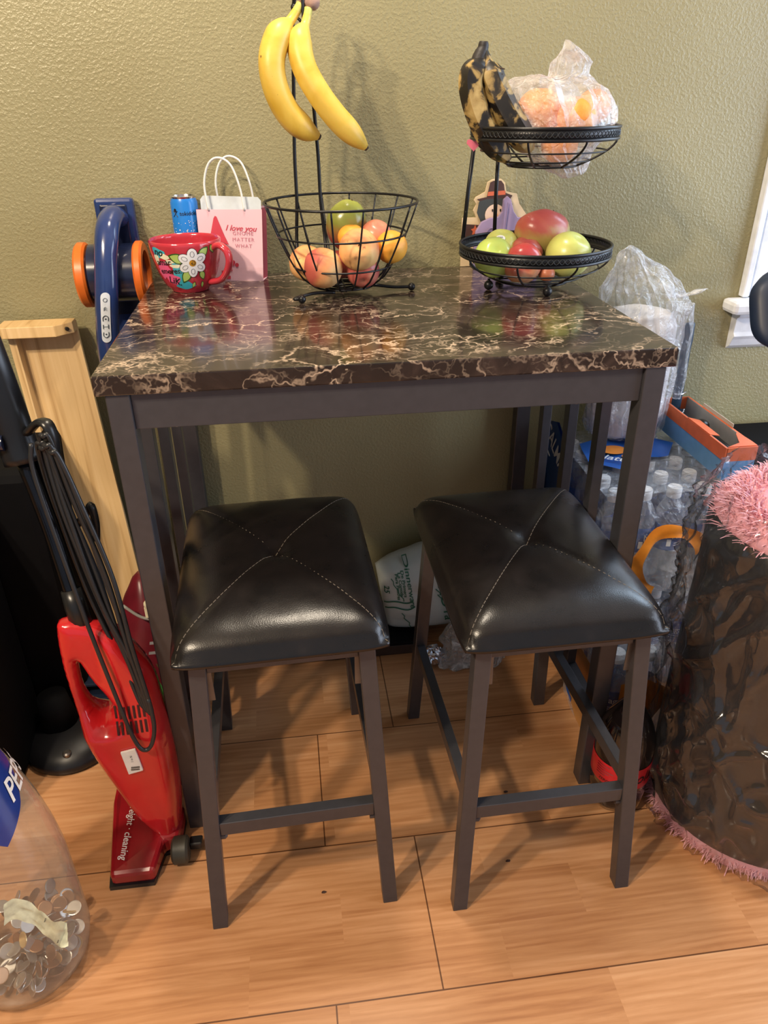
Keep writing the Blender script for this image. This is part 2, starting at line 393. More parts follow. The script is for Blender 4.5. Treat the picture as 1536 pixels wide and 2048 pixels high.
# back wall with the window opening x 1.41..2.3, z .86..2.1
bm = B()
add_box(bm, -3, 1.41, YW, YW+.12, 0, 2.45); add_box(bm, 2.3, 3, YW, YW+.12, 0, 2.45)
add_box(bm, 1.41, 2.3, YW, YW+.12, 0, .86); add_box(bm, 1.41, 2.3, YW, YW+.12, 2.1, 2.45)
structure('wall_back', bm, wall_m)
bm = B()   # right wall with a wide opening for the glass door
add_box(bm, 3.0, 3.12, -3.2, -1.5, 0, 2.45); add_box(bm, 3.0, 3.12, .5, 1.0, 0, 2.45); add_box(bm, 3.0, 3.12, -1.5, .5, 2.15, 2.45)
structure('wall_right', bm, wall_m)
bm = B(); add_box(bm, -3.12, -3, -3.2, 1.0, 0, 2.45); structure('wall_left', bm, wall_m)
# window: casing, stool sill, apron, sash, pane
wt = bpy.data.objects.new('window_1', None); COL.objects.link(wt); wt.location = (1.8, YW, .8); wt['kind'] = 'structure'; WM[wt] = Matrix.Translation((1.8, YW, .8))
bm = B()
for x0, x1 in ((1.322, 1.338), (1.342, 1.385), (1.389, 1.415)):
    add_box(bm, x0, x1, YW-.022 if x0 < 1.34 or x0 > 1.38 else YW-.016, YW-.0005, .818, 2.18)
add_box(bm, 2.3, 2.39, YW-.02, YW-.0005, .818, 2.18); add_box(bm, 1.322, 2.39, YW-.02, YW-.0005, 2.1, 2.18)
obj('window_casing', bm, white_paint, wt, bevel=.003)
bm = B(); add_box(bm, 1.285, 2.43, YW-.062, YW-.0005, .786, .816); obj('window_sill', bm, white_paint, wt, bevel=.009)
bm = B()
prof = [(0, .786), (-.034, .786), (-.034, .776), (-.024, .770), (-.022, .736), (-.028, .728), (-.022, .719), (-.014, .702), (0, .692)]
add_plate(bm, prof, lambda u, v, w: (1.318+w, YW-.0005+u, v), 1.08); obj('window_apron', bm, white_paint, wt, bevel=.001)
bm = B()
add_box(bm, 1.41, 1.45, YW+.03, YW+.07, .86, 2.1); add_box(bm, 2.26, 2.3, YW+.03, YW+.07, .86, 2.1)
add_box(bm, 1.45, 2.26, YW+.03, YW+.07, .86, .91); add_box(bm, 1.45, 2.26, YW+.03, YW+.07, 2.06, 2.1); add_box(bm, 1.45, 2.26, YW+.03, YW+.07, 1.45, 1.49)
obj('sash', bm, white_paint, wt, bevel=.002)
bm = B(); add_box(bm, 1.45, 2.26, YW+.047, YW+.051, .91, 2.06)
obj('pane', bm, film('window glass', (.9, .95, 1), .03, .02, 5, 0, edge=.5), wt)

# ------------------------------------------------------------------ pub table
W, D, H, T = .838, .648, .91, .029
tb = thing('pub_table', 'counter height table with dark brown marble-look top and gunmetal slatted frame against the wall', 'table', (W/2, D/2, 0))
bm = B(); add_box(bm, 0, W, 0, D, H-T, H); obj('tabletop', bm, marble_m, tb, bevel=.0025)
zi, lw = H-T, .033
LX = (.013+lw/2, W-.013-lw/2); LY = (.004+lw/2, .605+lw/2)
for x in LX:
    for y in LY:
        bm = B(); add_prism(bm, (x, y, 0), (x, y, zi), (lw, lw)); obj('leg', bm, metal_dk, tb, bevel=.0018)
for y in (LY[0]+.001, LY[1]):
    bm = B(); add_box(bm, LX[0]+lw/2, LX[1]-lw/2, y-.011, y+.011, zi-.054, zi); obj('apron', bm, metal_dk, tb, bevel=.001)
for x in LX:
    bm = B(); add_box(bm, x-.011, x+.011, LY[0]+lw/2, LY[1]-lw/2, zi-.054, zi); obj('apron', bm, metal_dk, tb, bevel=.001)
    bm = B(); add_box(bm, x-.012, x+.012, LY[0]+lw/2, LY[1]-lw/2, .165, .19); obj('lower_rail', bm, metal_dk, tb, bevel=.001)
    for y in (.168, .312, .457):
        bm = B(); add_box(bm, x-.0095, x+.0095, y-.0125, y+.0125, .19, zi-.054); obj('slat', bm, metal_dk, tb, bevel=.001)
for x, y in ((.10, .03), (.13, .04), (.70, .03)):
    bm = B(); add_lathe(bm, [(.004, -.004), (.005, 0), (.002, .002)], (x, y, zi-.056), 10); obj('screw', bm, M('bright zinc', (.6, .6, .6), .3, 1), tb)

# ------------------------------------------------------------------ bar stools
def make_stool(label, loc, rz):
    t = thing('bar_stool', label, 'stool', loc, rz, 'backless stools at the table')
    zt = .540; bx, by = .318/2, .49/2; tx, ty = .268/2, .40/2; lw = .025
    def lp(sx, sy, z): k = z/zt; return (sx*((bx-lw/2)*(1-k)+(tx-lw/2)*k), sy*((by-lw/2)*(1-k)+(ty-lw/2)*k), z)
    for sx in (-1, 1):
        for sy in (-1, 1):
            bm = B(); add_prism(bm, lp(sx, sy, 0), lp(sx, sy, zt), (lw, lw)); obj('leg', bm, metal_dk, t, False, bevel=.0015)
    def bar(a, b, w, h, n='stretcher'):
        bm = B(); add_beam(bm, a, b, w, h); obj(n, bm, metal_dk, t, False, bevel=.001)
    g = lw/2
    a, b = lp(-1, -1, .218), lp(1, -1, .218); bar((a[0]+g, a[1], a[2]), (b[0]-g, b[1], b[2]), .019, .027)
    for sy in (-1, 1):
        a, b = lp(-1, sy, zt-.013), lp(1, sy, zt-.013); bar((a[0]+g, a[1], a[2]), (b[0]-g, b[1], b[2]), .016, .024, 'seat_rail')
    for sx in (-1, 1):
        a, b = lp(sx, -1, .240), lp(sx, 1, .212); bar((a[0], a[1]+g, a[2]), (b[0], b[1]-g, b[2]), .017, .025)
        a, b = lp(sx, -1, zt-.013), lp(sx, 1, zt-.013); bar((a[0], a[1]+g, a[2]), (b[0], b[1]-g, b[2]), .016, .024, 'seat_rail')
    for sx in (-1, 1):
        bm = B(); p = lp(sx, -1, .200); add_lathe(bm, [(.006, -.004), (.006, .004), (.003, .007)], (p[0]-sx*.016, p[1], p[2]-.004), 10, 'X'); obj('bolt', bm, metal_dk, t, False)
        for sy in (-1, 1):
            bm = B(); p = lp(sx, sy, zt-.05); add_beam(bm, (p[0]-sx*.0135, p[1], p[2]+.035), (p[0]-sx*.0145, p[1], p[2]-.03), .002, .012)
            obj('bracket', bm, M('bracket steel', (.16, .155, .16), .35, .8), t, False, bevel=.0005)
    # cushion
    hw, hl, n = .157, .219, 56
    def top(u, v):
        e = max(0, 1-(abs(u)**14+abs(v)**18)**(.36))**.5 if (abs(u)**14+abs(v)**18) < 1 else 0
        z = .550+.040*e+.012*(1-u*u)*(1-v*v)
        d1, d2 = abs(u-v), abs(u+v); k = min(1, 1.5*(1-max(abs(u), abs(v))))
        z -= (.0028*math.exp(-(d1/.035)**2)+.0028*math.exp(-(d2/.035)**2))*k
        rr = math.hypot(u*hw, v*hl)
        z -= .011*math.exp(-(rr/.022)**2)+.006*math.exp(-(rr/.06)**2)
        z += .0009*noise.noise(Vector((u*4, v*5, loc[0]*9)))
        return z
    def pos(u, v):
        # plan outline bulges a little and its corners are pulled in
        kx = 1-.03*abs(v)**9; ky = 1-.03*abs(u)**9
        return hw*u*kx, hl*v*ky
    bm = B(); g2 = {}
    def warp(a): return math.copysign(abs(a)**.8, a) if a else 0
    for i in range(n+1):
        for j in range(n+1):
            u, v = warp(i/n*2-1), warp(j/n*2-1); x, y = pos(u, v); g2[i, j] = bm.verts.new((x, y, top(u, v)))
    for i in range(n):
        for j in range(n): bm.faces.new((g2[i, j], g2[i+1, j], g2[i+1, j+1], g2[i, j+1]))
    rim = [g2[i, 0] for i in range(n)]+[g2[n, j] for j in range(n)]+[g2[i, n] for i in range(n, 0, -1)]+[g2[0, j] for j in range(n, 0, -1)]
    prev = rim
    for s, z in ((1.010, .548), (1.008, .543), (.985, .5405)):
        cur = [bm.verts.new((a.co.x*s, a.co.y*s, z)) for a in rim]
        for k in range(len(rim)): q = (k+1) % len(rim); bm.faces.new((prev[k], prev[q], cur[q], cur[k]))
        prev = cur
    bm.faces.new(prev)
    seat = obj('seat_cushion', bm, leather_m, t, False, smooth=True)
    bm = B()
    for s in (1, -1):
        pts = []
        for k in range(61):
            u = -1+2*k/60; x, y = pos(u, s*u); pts.append((x, y, top(u, s*u)+.0002))
        pts = [(pts[0][0], pts[0][1], .547)]+pts+[(pts[-1][0], pts[-1][1], .547)]
        for a in range(0, len(pts)-1): add_tube(bm, [pts[a], tuple(Vector(pts[a]).lerp(Vector(pts[a+1]), .72))], .0006, 5)
    obj('stitching', bm, M('tan thread', (.16, .13, .10), .7), seat, False)
    return t
make_stool('left of the two black padded bar stools, squared up to the table', (.076+.147, .041, 0), .030)
make_stool('right of the two black padded bar stools, nearer the water bottles', (.4752+.163, .016, 0), .0107)

# ------------------------------------------------------------------ fruit bowl with banana hook
rk = thing('fruit_bowl', 'round black wire fruit bowl with tall banana hook on curled feet', 'fruit bowl', (.38, .44, H))
bc = (.38, .445)
def bowl_r(z): k = min(1, max(0, (z-.925)/.146)); return .058+(.139-.058)*(k**.62)
bm = B()
for z in (1.071, 1.017, .962, .925):
    add_tube(bm, [(bc[0]+bowl_r(z)*math.cos(a), bc[1]+bowl_r(z)*math.sin(a), z) for a in [2*PI*k/48 for k in range(48)]], .0024 if z > 1.05 else .0018, 6, True)
for r in (.04, .024): add_tube(bm, [(bc[0]+r*math.cos(2*PI*k/32), bc[1]+r*math.sin(2*PI*k/32), .924) for k in range(32)], .0018, 6, True)
add_tube(bm, [(bc[0]-.058, bc[1], .9235), (bc[0]+.058, bc[1], .9235)], .0018, 6); add_tube(bm, [(bc[0], bc[1]-.058, .9235), (bc[0], bc[1]+.058, .9235)], .0018, 6)
for k in range(16):
    a = 2*PI*(k+.5)/16; pts = []
    for q in range(11):
        z = .925+.146*(q/10); r = bowl_r(z); pts.append((bc[0]+r*math.cos(a), bc[1]+r*math.sin(a), z))
    add_tube(bm, pts, .0017, 6)
obj('wire_bowl', bm, black_wire, rk, smooth=True)
bm = B()
for s, yy in ((-1, -.075), (1, -.01)):
    p = smooth_path([(bc[0]+s*.02, bc[1]-.05*(yy < -.05), .921), (bc[0]+s*.06, bc[1]+yy*.75, .922), (bc[0]+s*.095, bc[1]+yy, .918), (bc[0]+s*.125+(.004 if s > 0 else .043), bc[1]+yy*1.05, .9175)])
    bm = B(); add_tube(bm, p, .003, 8); add_sphere(bm, (bc[0]+s*.125+(.004 if s > 0 else .043), bc[1]+yy*1.05, .9175), .0073, 14); obj('foot', bm, black_wire, rk, smooth=True)
bm = B(); p = smooth_path([(bc[0], bc[1]+.05, .921), (bc[0], bc[1]+.1, .918), (bc[0], bc[1]+.12, .9175)]); add_tube(bm, p, .003, 8); add_sphere(bm, p[-1], .0073, 14)
obj('foot', bm, black_wire, rk, smooth=True)
bm = B()
for s, x in ((-1, .304), (1, .348)):
    cx = .326
    p = smooth_path([(x+s*.004, .50, .926), (x+s*.006, .545, .985), (x+s*.001, .552, 1.06), (x, .55, 1.14), (x+(-s)*.004, .545, 1.22), (cx+s*.013, .54, 1.32), (cx+s*.010, .535, 1.365), (cx+s*.004, .528, 1.395)])
    add_tube(bm, p, .0033, 8)
for z, xa, xb, y in ((1.174, .306, .347, .549), (1.335, .314, .338, .539)): add_tube(bm, [(xa, y, z), (xb, y, z)], .0022, 6)
# twisted finial and forward hook
tw = [(.3225+.0055*math.cos(k*.9), .533+.0055*math.sin(k*.9), 1.352+k*.0028) for k in range(22)]; add_tube(bm, tw, .0024, 6)
p = smooth_path([(.326, .53, 1.392), (.326, .515, 1.412), (.329, .492, 1.405), (.331, .486, 1.375), (.331, .485, 1.335), (.333, .488, 1.325)]); add_tube(bm, p, .0028, 8)
add_sphere(bm, (.318, .533, 1.372), .006, 12)
obj('banana_hook', bm, black_wire, rk, smooth=True)

def banana_mesh(bm, pts, rmax, prof=None, n=10, k=7):
    P = smooth_path(pts, k); L = len(P); r = []
    for i in range(L):
        t = i/(L-1)
        if t < .16: q = .30+.06*(t/.16)
        elif t < .3: q = .36+.64*math.sin(PI/2*(t-.16)/.14)
        elif t < .78: q = 1
        elif t < .97: q = 1-.55*((t-.78)/.19)**1.8
        else: q = .45-.15*(t-.97)/.03
        r.append(rmax*q)
    add_tube(bm, P, r, n)
    return P
ban_m = fruit('ripe yellow banana', [(.3, (.62, .38, .035)), (.5, (.74, .50, .075)), (.7, (.78, .57, .13))], 14, .42, spots=(70, (.22, .12, .03), .71, .03))
ban_tip = M('brown banana tip', (.06, .04, .025), .8)
ban_green = M('greenish banana neck', (.60, .55, .12), .5)
yb = thing('banana_bunch', 'pair of ripe yellow bananas hanging from the hook above the left bowl', 'bananas', (.331, .49, 1.36))
def banana(pts, rm):
    bm = B(); P = banana_mesh(bm, pts, rm); o = obj('banana', bm, ban_m, yb, smooth=True)
    bm = B(); e = P[-1]; d = (P[-1]-P[-3]).normalized(); add_tube(bm, [e-d*.001, e+d*.004], [rm*.28, rm*.2], 8); obj('blossom_tip', bm, ban_tip, o, smooth=True)
    bm = B(); add_tube(bm, P[:5], [rm*.325]*5, 10); obj('stem', bm, ban_green, o, smooth=True)
banana([(.328, .492, 1.372), (.310, .484, 1.350), (.288, .468, 1.327), (.274, .455, 1.292), (.277, .452, 1.252), (.295, .455, 1.214), (.322, .461, 1.189), (.346, .468, 1.176)], .0225)
banana([(.340, .488, 1.366), (.334, .480, 1.345), (.322, .468, 1.318), (.327, .455, 1.282), (.347, .447, 1.245), (.374, .445, 1.210), (.404, .448, 1.180), (.428, .455, 1.158)], .0215)
bm = B(); add_sphere(bm, (.345, .495, 1.374), .0125, 16, (1.2, 1, .8), lambda d: 1+.25*noise.noise(d*4)); add_sphere(bm, (.333, .496, 1.378), .008, 12)
obj('crown', bm, M('dried pinkish brown stalk', (.33, .20, .15), .8, bmp=.6, vscale=150), yb, smooth=True)

# fruits
def round_fruit(name, label, cat, c, r, mat, sc=(1, 1, .92), dimple=True, rot=(0, 0, 0), lump=.03, stem=True, group=None, fn=None, n=28, seedv=0):
    R_ = Matrix.Rotation(rot[2], 3, 'Z') @ Matrix.Rotation(rot[1], 3, 'Y') @ Matrix.Rotation(rot[0], 3, 'X')
    off = Vector((seedv*3.1, seedv, 0))
    def f(d):
        k = 1+lump*noise.noise(d*1.6+off)
        if dimple: k -= .24*math.exp(-((math.acos(max(-1, min(1, d.z))))/.28)**2)+.10*math.exp(-((PI-math.acos(max(-1, min(1, d.z))))/.3)**2)
        return k*(fn(d) if fn else 1)
    t = thing(name, label, cat, (c[0], c[1], c[2]), 0, group)
    bm = B(); add_sphere(bm, (0, 0, 0), r, n, sc, f, R_); obj('skin', bm, mat, t, False, smooth=True)
    if stem:
        bm = B(); a = R_ @ Vector((0, 0, r*sc[2]*.70)); b = R_ @ Vector((.1*r, 0, r*sc[2]*1.02)); add_tube(bm, [a, a.lerp(b, .6), b], [.0013, .0011, .0016], 6)
        obj('stem', bm, M('brown stem', (.08, .05, .025), .8), t, False)
    return t
peach = fruit('peach skin', [(.32, (.55, .13, .07)), (.47, (.78, .36, .14)), (.66, (.82, .52, .20))], 12, .6, spots=(90, (.4, .1, .05), .66, .1))
peach2 = fruit('blushed peach skin', [(.38, (.50, .10, .07)), (.52, (.72, .30, .12)), (.72, (.80, .50, .22))], 10, .6, axis=('X', .04))
apric = fruit('apricot skin', [(.3, (.85, .33, .03)), (.7, (.90, .45, .06))], 14, .5)
pinkf = fruit('pink nectarine skin', [(.35, (.62, .16, .12)), (.7, (.78, .38, .22))], 10, .3)
redf = fruit('mottled red skin', [(.35, (.38, .05, .06)), (.55, (.55, .14, .11)), (.75, (.68, .33, .2))], 16, .35)
mango_m = fruit('green red mango skin', [(.36, (.30, .06, .05)), (.48, (.30, .17, .05)), (.6, (.24, .27, .05)), (.8, (.33, .36, .07))], 9, .25, axis=('Z', .045), spots=(35, (.05, .04, .03), .74, .03))
mango2_m = fruit('pale mango with red shoulder', [(.3, (.33, .33, .09)), (.5, (.40, .30, .10)), (.62, (.42, .10, .07)), (.85, (.36, .05, .06))], 8, .3, axis=('Z', .045), spots=(28, (.06, .04, .03), .75, .03))
green_a = fruit('green apple skin', [(.3, (.42, .55, .10)), (.7, (.55, .66, .18))], 9, .25)
yg_a = fruit('yellow green apple skin', [(.3, (.50, .55, .13)), (.7, (.66, .68, .22))], 7, .28)
red_a = fruit('red apple skin', [(.35, (.42, .05, .05)), (.55, (.60, .13, .09)), (.8, (.75, .42, .22))], 13, .25, axis=('Z', -.05))
G1 = 'fruit in the left wire bowl'
round_fruit('mango', 'green and dark red mango at the back of the left wire bowl', 'mango', (.394, .505, 1.022), .041, mango_m, (.95, .88, 1.15), False, (.2, .15, 0), .05, True, n=32)
round_fruit('apricot', 'small plain orange apricot between the mango and the topmost peach', 'apricot', (.398, .452, 1.008), .0255, apric, stem=False)
round_fruit('nectarine', 'pink nectarine resting right of the mango in the left bowl', 'nectarine', (.447, .468, 1.008), .029, pinkf, stem=False, rot=(.5, .3, 0))
round_fruit('peach', 'large freckled peach on top at the front of the left bowl', 'peach', (.407, .397, .994), .037, peach, (1, 1, .95), True, (1.1, -.35, 0), .04, True)
round_fruit('persimmon', 'bright orange persimmon against the right side of the left bowl', 'persimmon', (.468, .418, .994), .0285, apric, (1, 1, 1.05), True, (-.3, .9, 0), .06, False, seedv=3)
round_fruit('peach', 'yellow peach at the far left inside the wire bowl', 'peach', (.313, .455, .963), .033, peach, (1, 1, .98), True, (.8, -.6, 0), .05, False, seedv=2)
round_fruit('peach', 'peach with a crimson right cheek low at the left bowl front', 'peach', (.340, .398, .964), .0355, peach2, (1, 1, 1), True, (.3, .25, 0), .06, False, seedv=1)
round_fruit('nectarine', 'mottled red nectarine at the bottom right front of the left bowl', 'nectarine', (.414, .408, .955), .031, redf, (1, 1, .95), True, (2.2, .1, 0), .03, False)
round_fruit('nectarine', 'shaded nectarine at the bottom of the left bowl behind the others', 'nectarine', (.377, .470, .957), .029, redf, stem=False)

# ------------------------------------------------------------------ two-tier basket
ts = thing('two_tier_basket', 'black two-tier wire fruit basket with embossed rims on ball feet', 'fruit basket', (.745, .43, H))
def tier(c, R_, zr, depth, name):
    bm = B()
    def ring(r, z, t, n=56): add_tube(bm, [(c[0]+r*math.cos(2*PI*k/n), c[1]+r*math.sin(2*PI*k/n), z) for k in range(n)], t, 6, True)
    def rz(k): return R_*(1-.52*k**1.7), zr-.018-depth*k
    for k in (.45, .8): r, z = rz(k); ring(r, z, .0015)
    ring(rz(1)[0], rz(1)[1], .002)
    for q in range(8):
        a = 2*PI*(q+.35)/8
        add_tube(bm, [(c[0]+rz(k/8)[0]*math.cos(a), c[1]+rz(k/8)[0]*math.sin(a), rz(k/8)[1]) for k in range(9)], .002, 6)
    for s in (-1, -.4, .2, .8):
        r = rz(1)[0]; w = math.sqrt(max(0, r*r-(s*r)**2)); add_tube(bm, [(c[0]-w, c[1]+s*r, rz(1)[1]), (c[0]+w+1e-4, c[1]+s*r, rz(1)[1])], .0015, 5)
    wb = obj(name, bm, black_wire, ts, smooth=True)
    bm = B(); n = 80
    add_lathe(bm, [(R_-.0012, zr-.017), (R_+.0012, zr-.017), (R_+.0022, zr-.0005), (R_+.0002, zr-.0005)], (c[0], c[1], 0), n, cap0=False, cap1=False)
    bm.faces.ensure_lookup_table()
    for rr, z in ((R_+.0015, zr), (R_+.0008, zr-.018)): add_tube(bm, [(c[0]+rr*math.cos(2*PI*k/n), c[1]+rr*math.sin(2*PI*k/n), z) for k in range(n)], .0028, 8, True)
    rim = obj('rim', bm, black_wire, wb, smooth=True, label='flat embossed black band')
    bm = B()   # embossed scroll band: two interlacing waves
    nn = 352
    for ph in (0, PI): add_tube(bm, [(c[0]+(R_+.0021)*math.cos(2*PI*k/nn), c[1]+(R_+.0021)*math.sin(2*PI*k/nn), zr-.009+.0045*math.sin(2*PI*k/nn*44+ph)) for k in range(nn)], .0007, 4, True)
    obj('scrollwork', bm, M('worn black relief', (.05, .055, .06), .4, .4), rim, smooth=True)
c2 = (.745, .43)
tier(c2, .140, .990, .048, 'lower_bowl'); tier(c2, .128, 1.188, .045, 'upper_bowl')
for a, b in (((.622, .510, .975), (.637, .502, 1.170)), ((.700, .560, .975), (.695, .546, 1.170))):
    bm = B(); add_tube(bm, [a, ((a[0]+b[0])/2-.001, (a[1]+b[1])/2, 1.07), b], .0040, 10); obj('post', bm, black_wire, ts, smooth=True)
for x, y in ((.748, .345), (.655, .415), (.80, .50), (.70, .50)):
    bm = B(); add_sphere(bm, (x, y, .919), .009, 16); add_tube(bm, [(x, y, .92), (x, y+.0, .931)], .0025, 6); obj('ball_foot', bm, black_wire, ts, smooth=True)
bm = B()   # pink paper heart tag
hp = [(0, -.011), (-.013, .002), (-.012, .008), (-.006, .010), (0, .005), (.005, .012), (.012, .010), (.013, .003)]
add_plate(bm, hp, lambda u, v, w: (.632+u, .488+w-.2*u, 1.157+v), .001); obj('heart_tag', bm, M('pink paper', (.72, .16, .25), .6), ts)

round_fruit('green_apple', 'bright green apple at the left of the lower basket', 'apple', (.662, .415, .969), .0375, green_a, rot=(.9, -.1, 0), stem=False)
ap = round_fruit('green_apple', 'yellow-green apple with a white sticker at the back left of the lower basket', 'apple', (.695, .485, .978), .034, yg_a, rot=(.3, 0, 0), stem=False)
bm = B()
def on_sphere(c, r, th, ph):
    def f(u, v):
        a = ph+u/r/math.sin(th); t = th-v/r; return (c[0]+r*math.sin(t)*math.cos(a), c[1]+r*math.sin(t)*math.sin(a), c[2]+r*math.cos(t)*.92)
    return f
fs = on_sphere((.695, .485, .978), .0350, .95, -PI*.62)
add_decal(bm, ell(0, 0, .0095, .007), fs, 1); st_ = obj('fruit_sticker', bm, white_pl, ap, label='white oval produce sticker')
fs2 = on_sphere((.695, .485, .978), .0353, .95, -PI*.62)
bm = B()
for k in range(6): add_decal(bm, [(-.005+k*.0018, 0), (-.0042+k*.0018, 0), (-.0042+k*.0018, .003), (-.005+k*.0018, .003)], fs2)
obj('print', bm, ink, st_)
round_fruit('mango', 'large red-shouldered mango at the back of the lower basket', 'mango', (.780, .492, .997), .049, mango2_m, (1.18, .85, .92), False, (.1, .25, .1), .07, True, n=32)
round_fruit('red_apple', 'wrinkled dull red apple in the middle of the lower basket', 'apple', (.737, .462, .968), .033, redf, (1, 1, .9), True, (0, .2, 0), .12, True, seedv=5)
round_fruit('red_apple', 'glossy red apple at the front of the lower basket, blossom end facing out', 'apple', (.712, .392, .961), .037, red_a, (1, 1, .92), True, (1.75, .1, 0), .03, False)
round_fruit('plum', 'small reddish-brown fruit low at the front of the lower basket', 'fruit', (.757, .383, .943), .0155, fruit('brown red skin', [(.3, (.36, .1, .05)), (.7, (.55, .2, .1))]), stem=False)
round_fruit('green_apple', 'big pale yellow-green apple at the right of the lower basket', 'apple', (.808, .418, .969), .043, yg_a, (1, 1, .98), True, (.4, .4, 0), .03, False, seedv=4)

# overripe plantains
plan_m = fruit('blackened plantain skin', [(.47, (.010, .008, .007)), (.52, (.035, .025, .015)), (.57, (.34, .23, .08)), (.78, (.56, .42, .18))], 34, .45)
pb = thing('plantain_bunch', 'bunch of blackened overripe plantains standing in the upper basket', 'plantains', (.66, .41, 1.14))
for pts, r in (([(.625, .425, 1.302), (.622, .42, 1.288), (.606, .415, 1.262), (.611, .41, 1.228), (.628, .405, 1.190), (.652, .402, 1.158), (.676, .402, 1.136)], .0225),
               ([(.628, .425, 1.300), (.634, .42, 1.284), (.640, .418, 1.262), (.655, .41, 1.232), (.675, .403, 1.200), (.697, .40, 1.170), (.714, .40, 1.150)], .0235),
               ([(.627, .43, 1.300), (.632, .435, 1.284), (.630, .44, 1.262), (.640, .44, 1.225), (.660, .438, 1.185), (.680, .435, 1.155)], .020)):
    bm = B(); banana_mesh(bm, pts, r, n=6, k=8); obj('plantain', bm, plan_m, pb, smooth=True, auto=.9)
bm = B(); add_tube(bm, smooth_path([(.615, .42, 1.262), (.619, .425, 1.288), (.626, .428, 1.305), (.627, .428, 1.316)]), [.018, .0175, .017, .016, .015, .014, .013, .0125, .012, .0115, .011, .010, .0095, .009, .009, .009, .0085, .008, .007], 10)
obj('crown', bm, M('charred stalk', (.018, .014, .014), .55, bmp=.8, vscale=120), pb, smooth=True)
bm = B(); add_tube(bm, [(.636, .412, 1.268), (.650, .408, 1.277), (.660, .406, 1.275)], [.003, .0022, .001], 6); add_tube(bm, [(.645, .41, 1.262), (.656, .405, 1.268)], [.003, .001], 6); obj('peel_frill', bm, ban_tip, pb)

orange_m = fruit('orange peel', [(.3, (.85, .27, .04)), (.7, (.92, .38, .08))], 30, .45, bmp=.5)
for c, r, l in (((.742, .46, 1.208), .042, 'large orange at the left inside the plastic bag'), ((.846, .47, 1.216), .031, 'orange showing at the upper right inside the plastic bag'),
                ((.775, .43, 1.158), .033, 'lowest orange inside the plastic bag, behind the basket wires'), ((.800, .425, 1.200), .036, 'middle orange inside the plastic bag, behind the crease')):
    bm = B(); add_sphere(bm, (0, 0, 0), r, 28, (1, 1, .96), lambda d: 1-.05*math.exp(-(math.acos(max(-1, min(1, d.z)))/.2)**2)); o = obj('orange', bm, orange_m, smooth=True); o.location = c
    tag(o, l, 'orange', 'oranges in the plastic bag')
bag_film = film('thin produce bag film', (.95, .93, .95), .17, .16, 55, 1.0, milky=(14, .35), edge=.55, bdist=.008)
def crumple(p, a, f=1.0): 
    q = Vector(p); return q + Vector((noise.noise(q*22*f+Vector((5,0,0))), noise.noise(q*22*f+Vector((0,7,0))), noise.noise(q*22*f+Vector((0,0,9)))))*a + Vector((noise.noise(q*60*f), noise.noise(q*60*f+Vector((3,3,3))), noise.noise(q*60*f+Vector((8,1,4)))))*a*.35
def add_sack(bm, rings, n=48, amp=.006, f=1.0, close0=True, close1=True):
    """rings: (cx, cy, z, rx, ry)"""
    R_ = []
    for cx, cy, z, rx, ry in rings:
        R_.append([bm.verts.new(crumple((cx+rx*math.cos(2*PI*k/n)*(1+.05*math.sin(k*1.7)), cy+ry*math.sin(2*PI*k/n)*(1+.05*math.cos(k*2.3)), z), amp, f)) for k in range(n)])
    for a, b in zip(R_, R_[1:]):
        for k in range(n): bm.faces.new((a[k], a[(k+1)%n], b[(k+1)%n], b[k]))
    if close0: bm.faces.new(R_[0][::-1])
    if close1: bm.faces.new(R_[-1])
def interp_rings(keys, m=5):
    out = []
    for a, b in zip(keys, keys[1:]):
        for q in range(m): t = q/m; t2 = t*t*(3-2*t)*.4+t*.6; out.append(tuple(a[i]+(b[i]-a[i])*t2 for i in range(5)))
    out.append(keys[-1]); return out
bm = B()
add_sack(bm, interp_rings([(.790, .42, 1.104, .012, .010), (.793, .43, 1.114, .034, .03), (.778, .44, 1.14, .058, .05), (.778, .44, 1.165, .080, .06), (.775, .45, 1.19, .104, .068), (.772, .455, 1.22, .106, .060), (.765, .46, 1.248, .098, .048), (.762, .46, 1.262, .072, .03), (.790, .46, 1.268, .036, .024), (.794, .455, 1.288, .036, .018), (.787, .45, 1.306, .016, .01), (.782, .45, 1.319, .003, .003)], 6), 60, .009)
single('plastic_bag', bm, bag_film, 'clear knotted produce bag full of oranges in the upper basket', 'plastic bag', (.77, .45, 1.14), smooth=True, auto=.5)

# ------------------------------------------------------------------ cut-outs behind the lower basket
cream = M('cream wood', (.72, .55, .34), .6); dkbr = M('dark brown paint', (.075, .035, .03), .5); rust = M('rust red paint', (.6, .13, .06), .5)
skin = M('pale face paint', (.78, .58, .45), .5); hairm = M('grey black hair paint', (.05, .055, .055), .6); purple = M('lavender grey paint', (.30, .22, .36), .6, vscale=15, var=.15)
wc = thing('scarecrow_cutout', 'small painted wood figure with brown brimmed hat standing behind the lower basket', 'figurine', (.715, .64, H))
def face(yy): return lambda u, v, w=0: (u, yy-w, v)
f0 = face(.640)
def flat(name, col, polys, layer, parent, yb=.640, t=.0012, f=None):
    bm = B()
    for p in polys: add_plate(bm, p, lambda u, v, w: (u, yb-layer*t+w, v), t*.9)
    return obj(name, bm, col, parent)
outl = [(.650, .911), (.800, .911), (.800, 1.00), (.772, 1.035), (.765, 1.055), (.758, 1.056), (.742, 1.060), (.738, 1.077), (.730, 1.084), (.712, 1.084), (.701, 1.078), (.697, 1.06), (.677, 1.050), (.674, 1.044), (.679, 1.036), (.673, 1.024), (.680, 1.010), (.650, 1.010)]
flat('board', cream, [outl], 0, wc, t=.005)
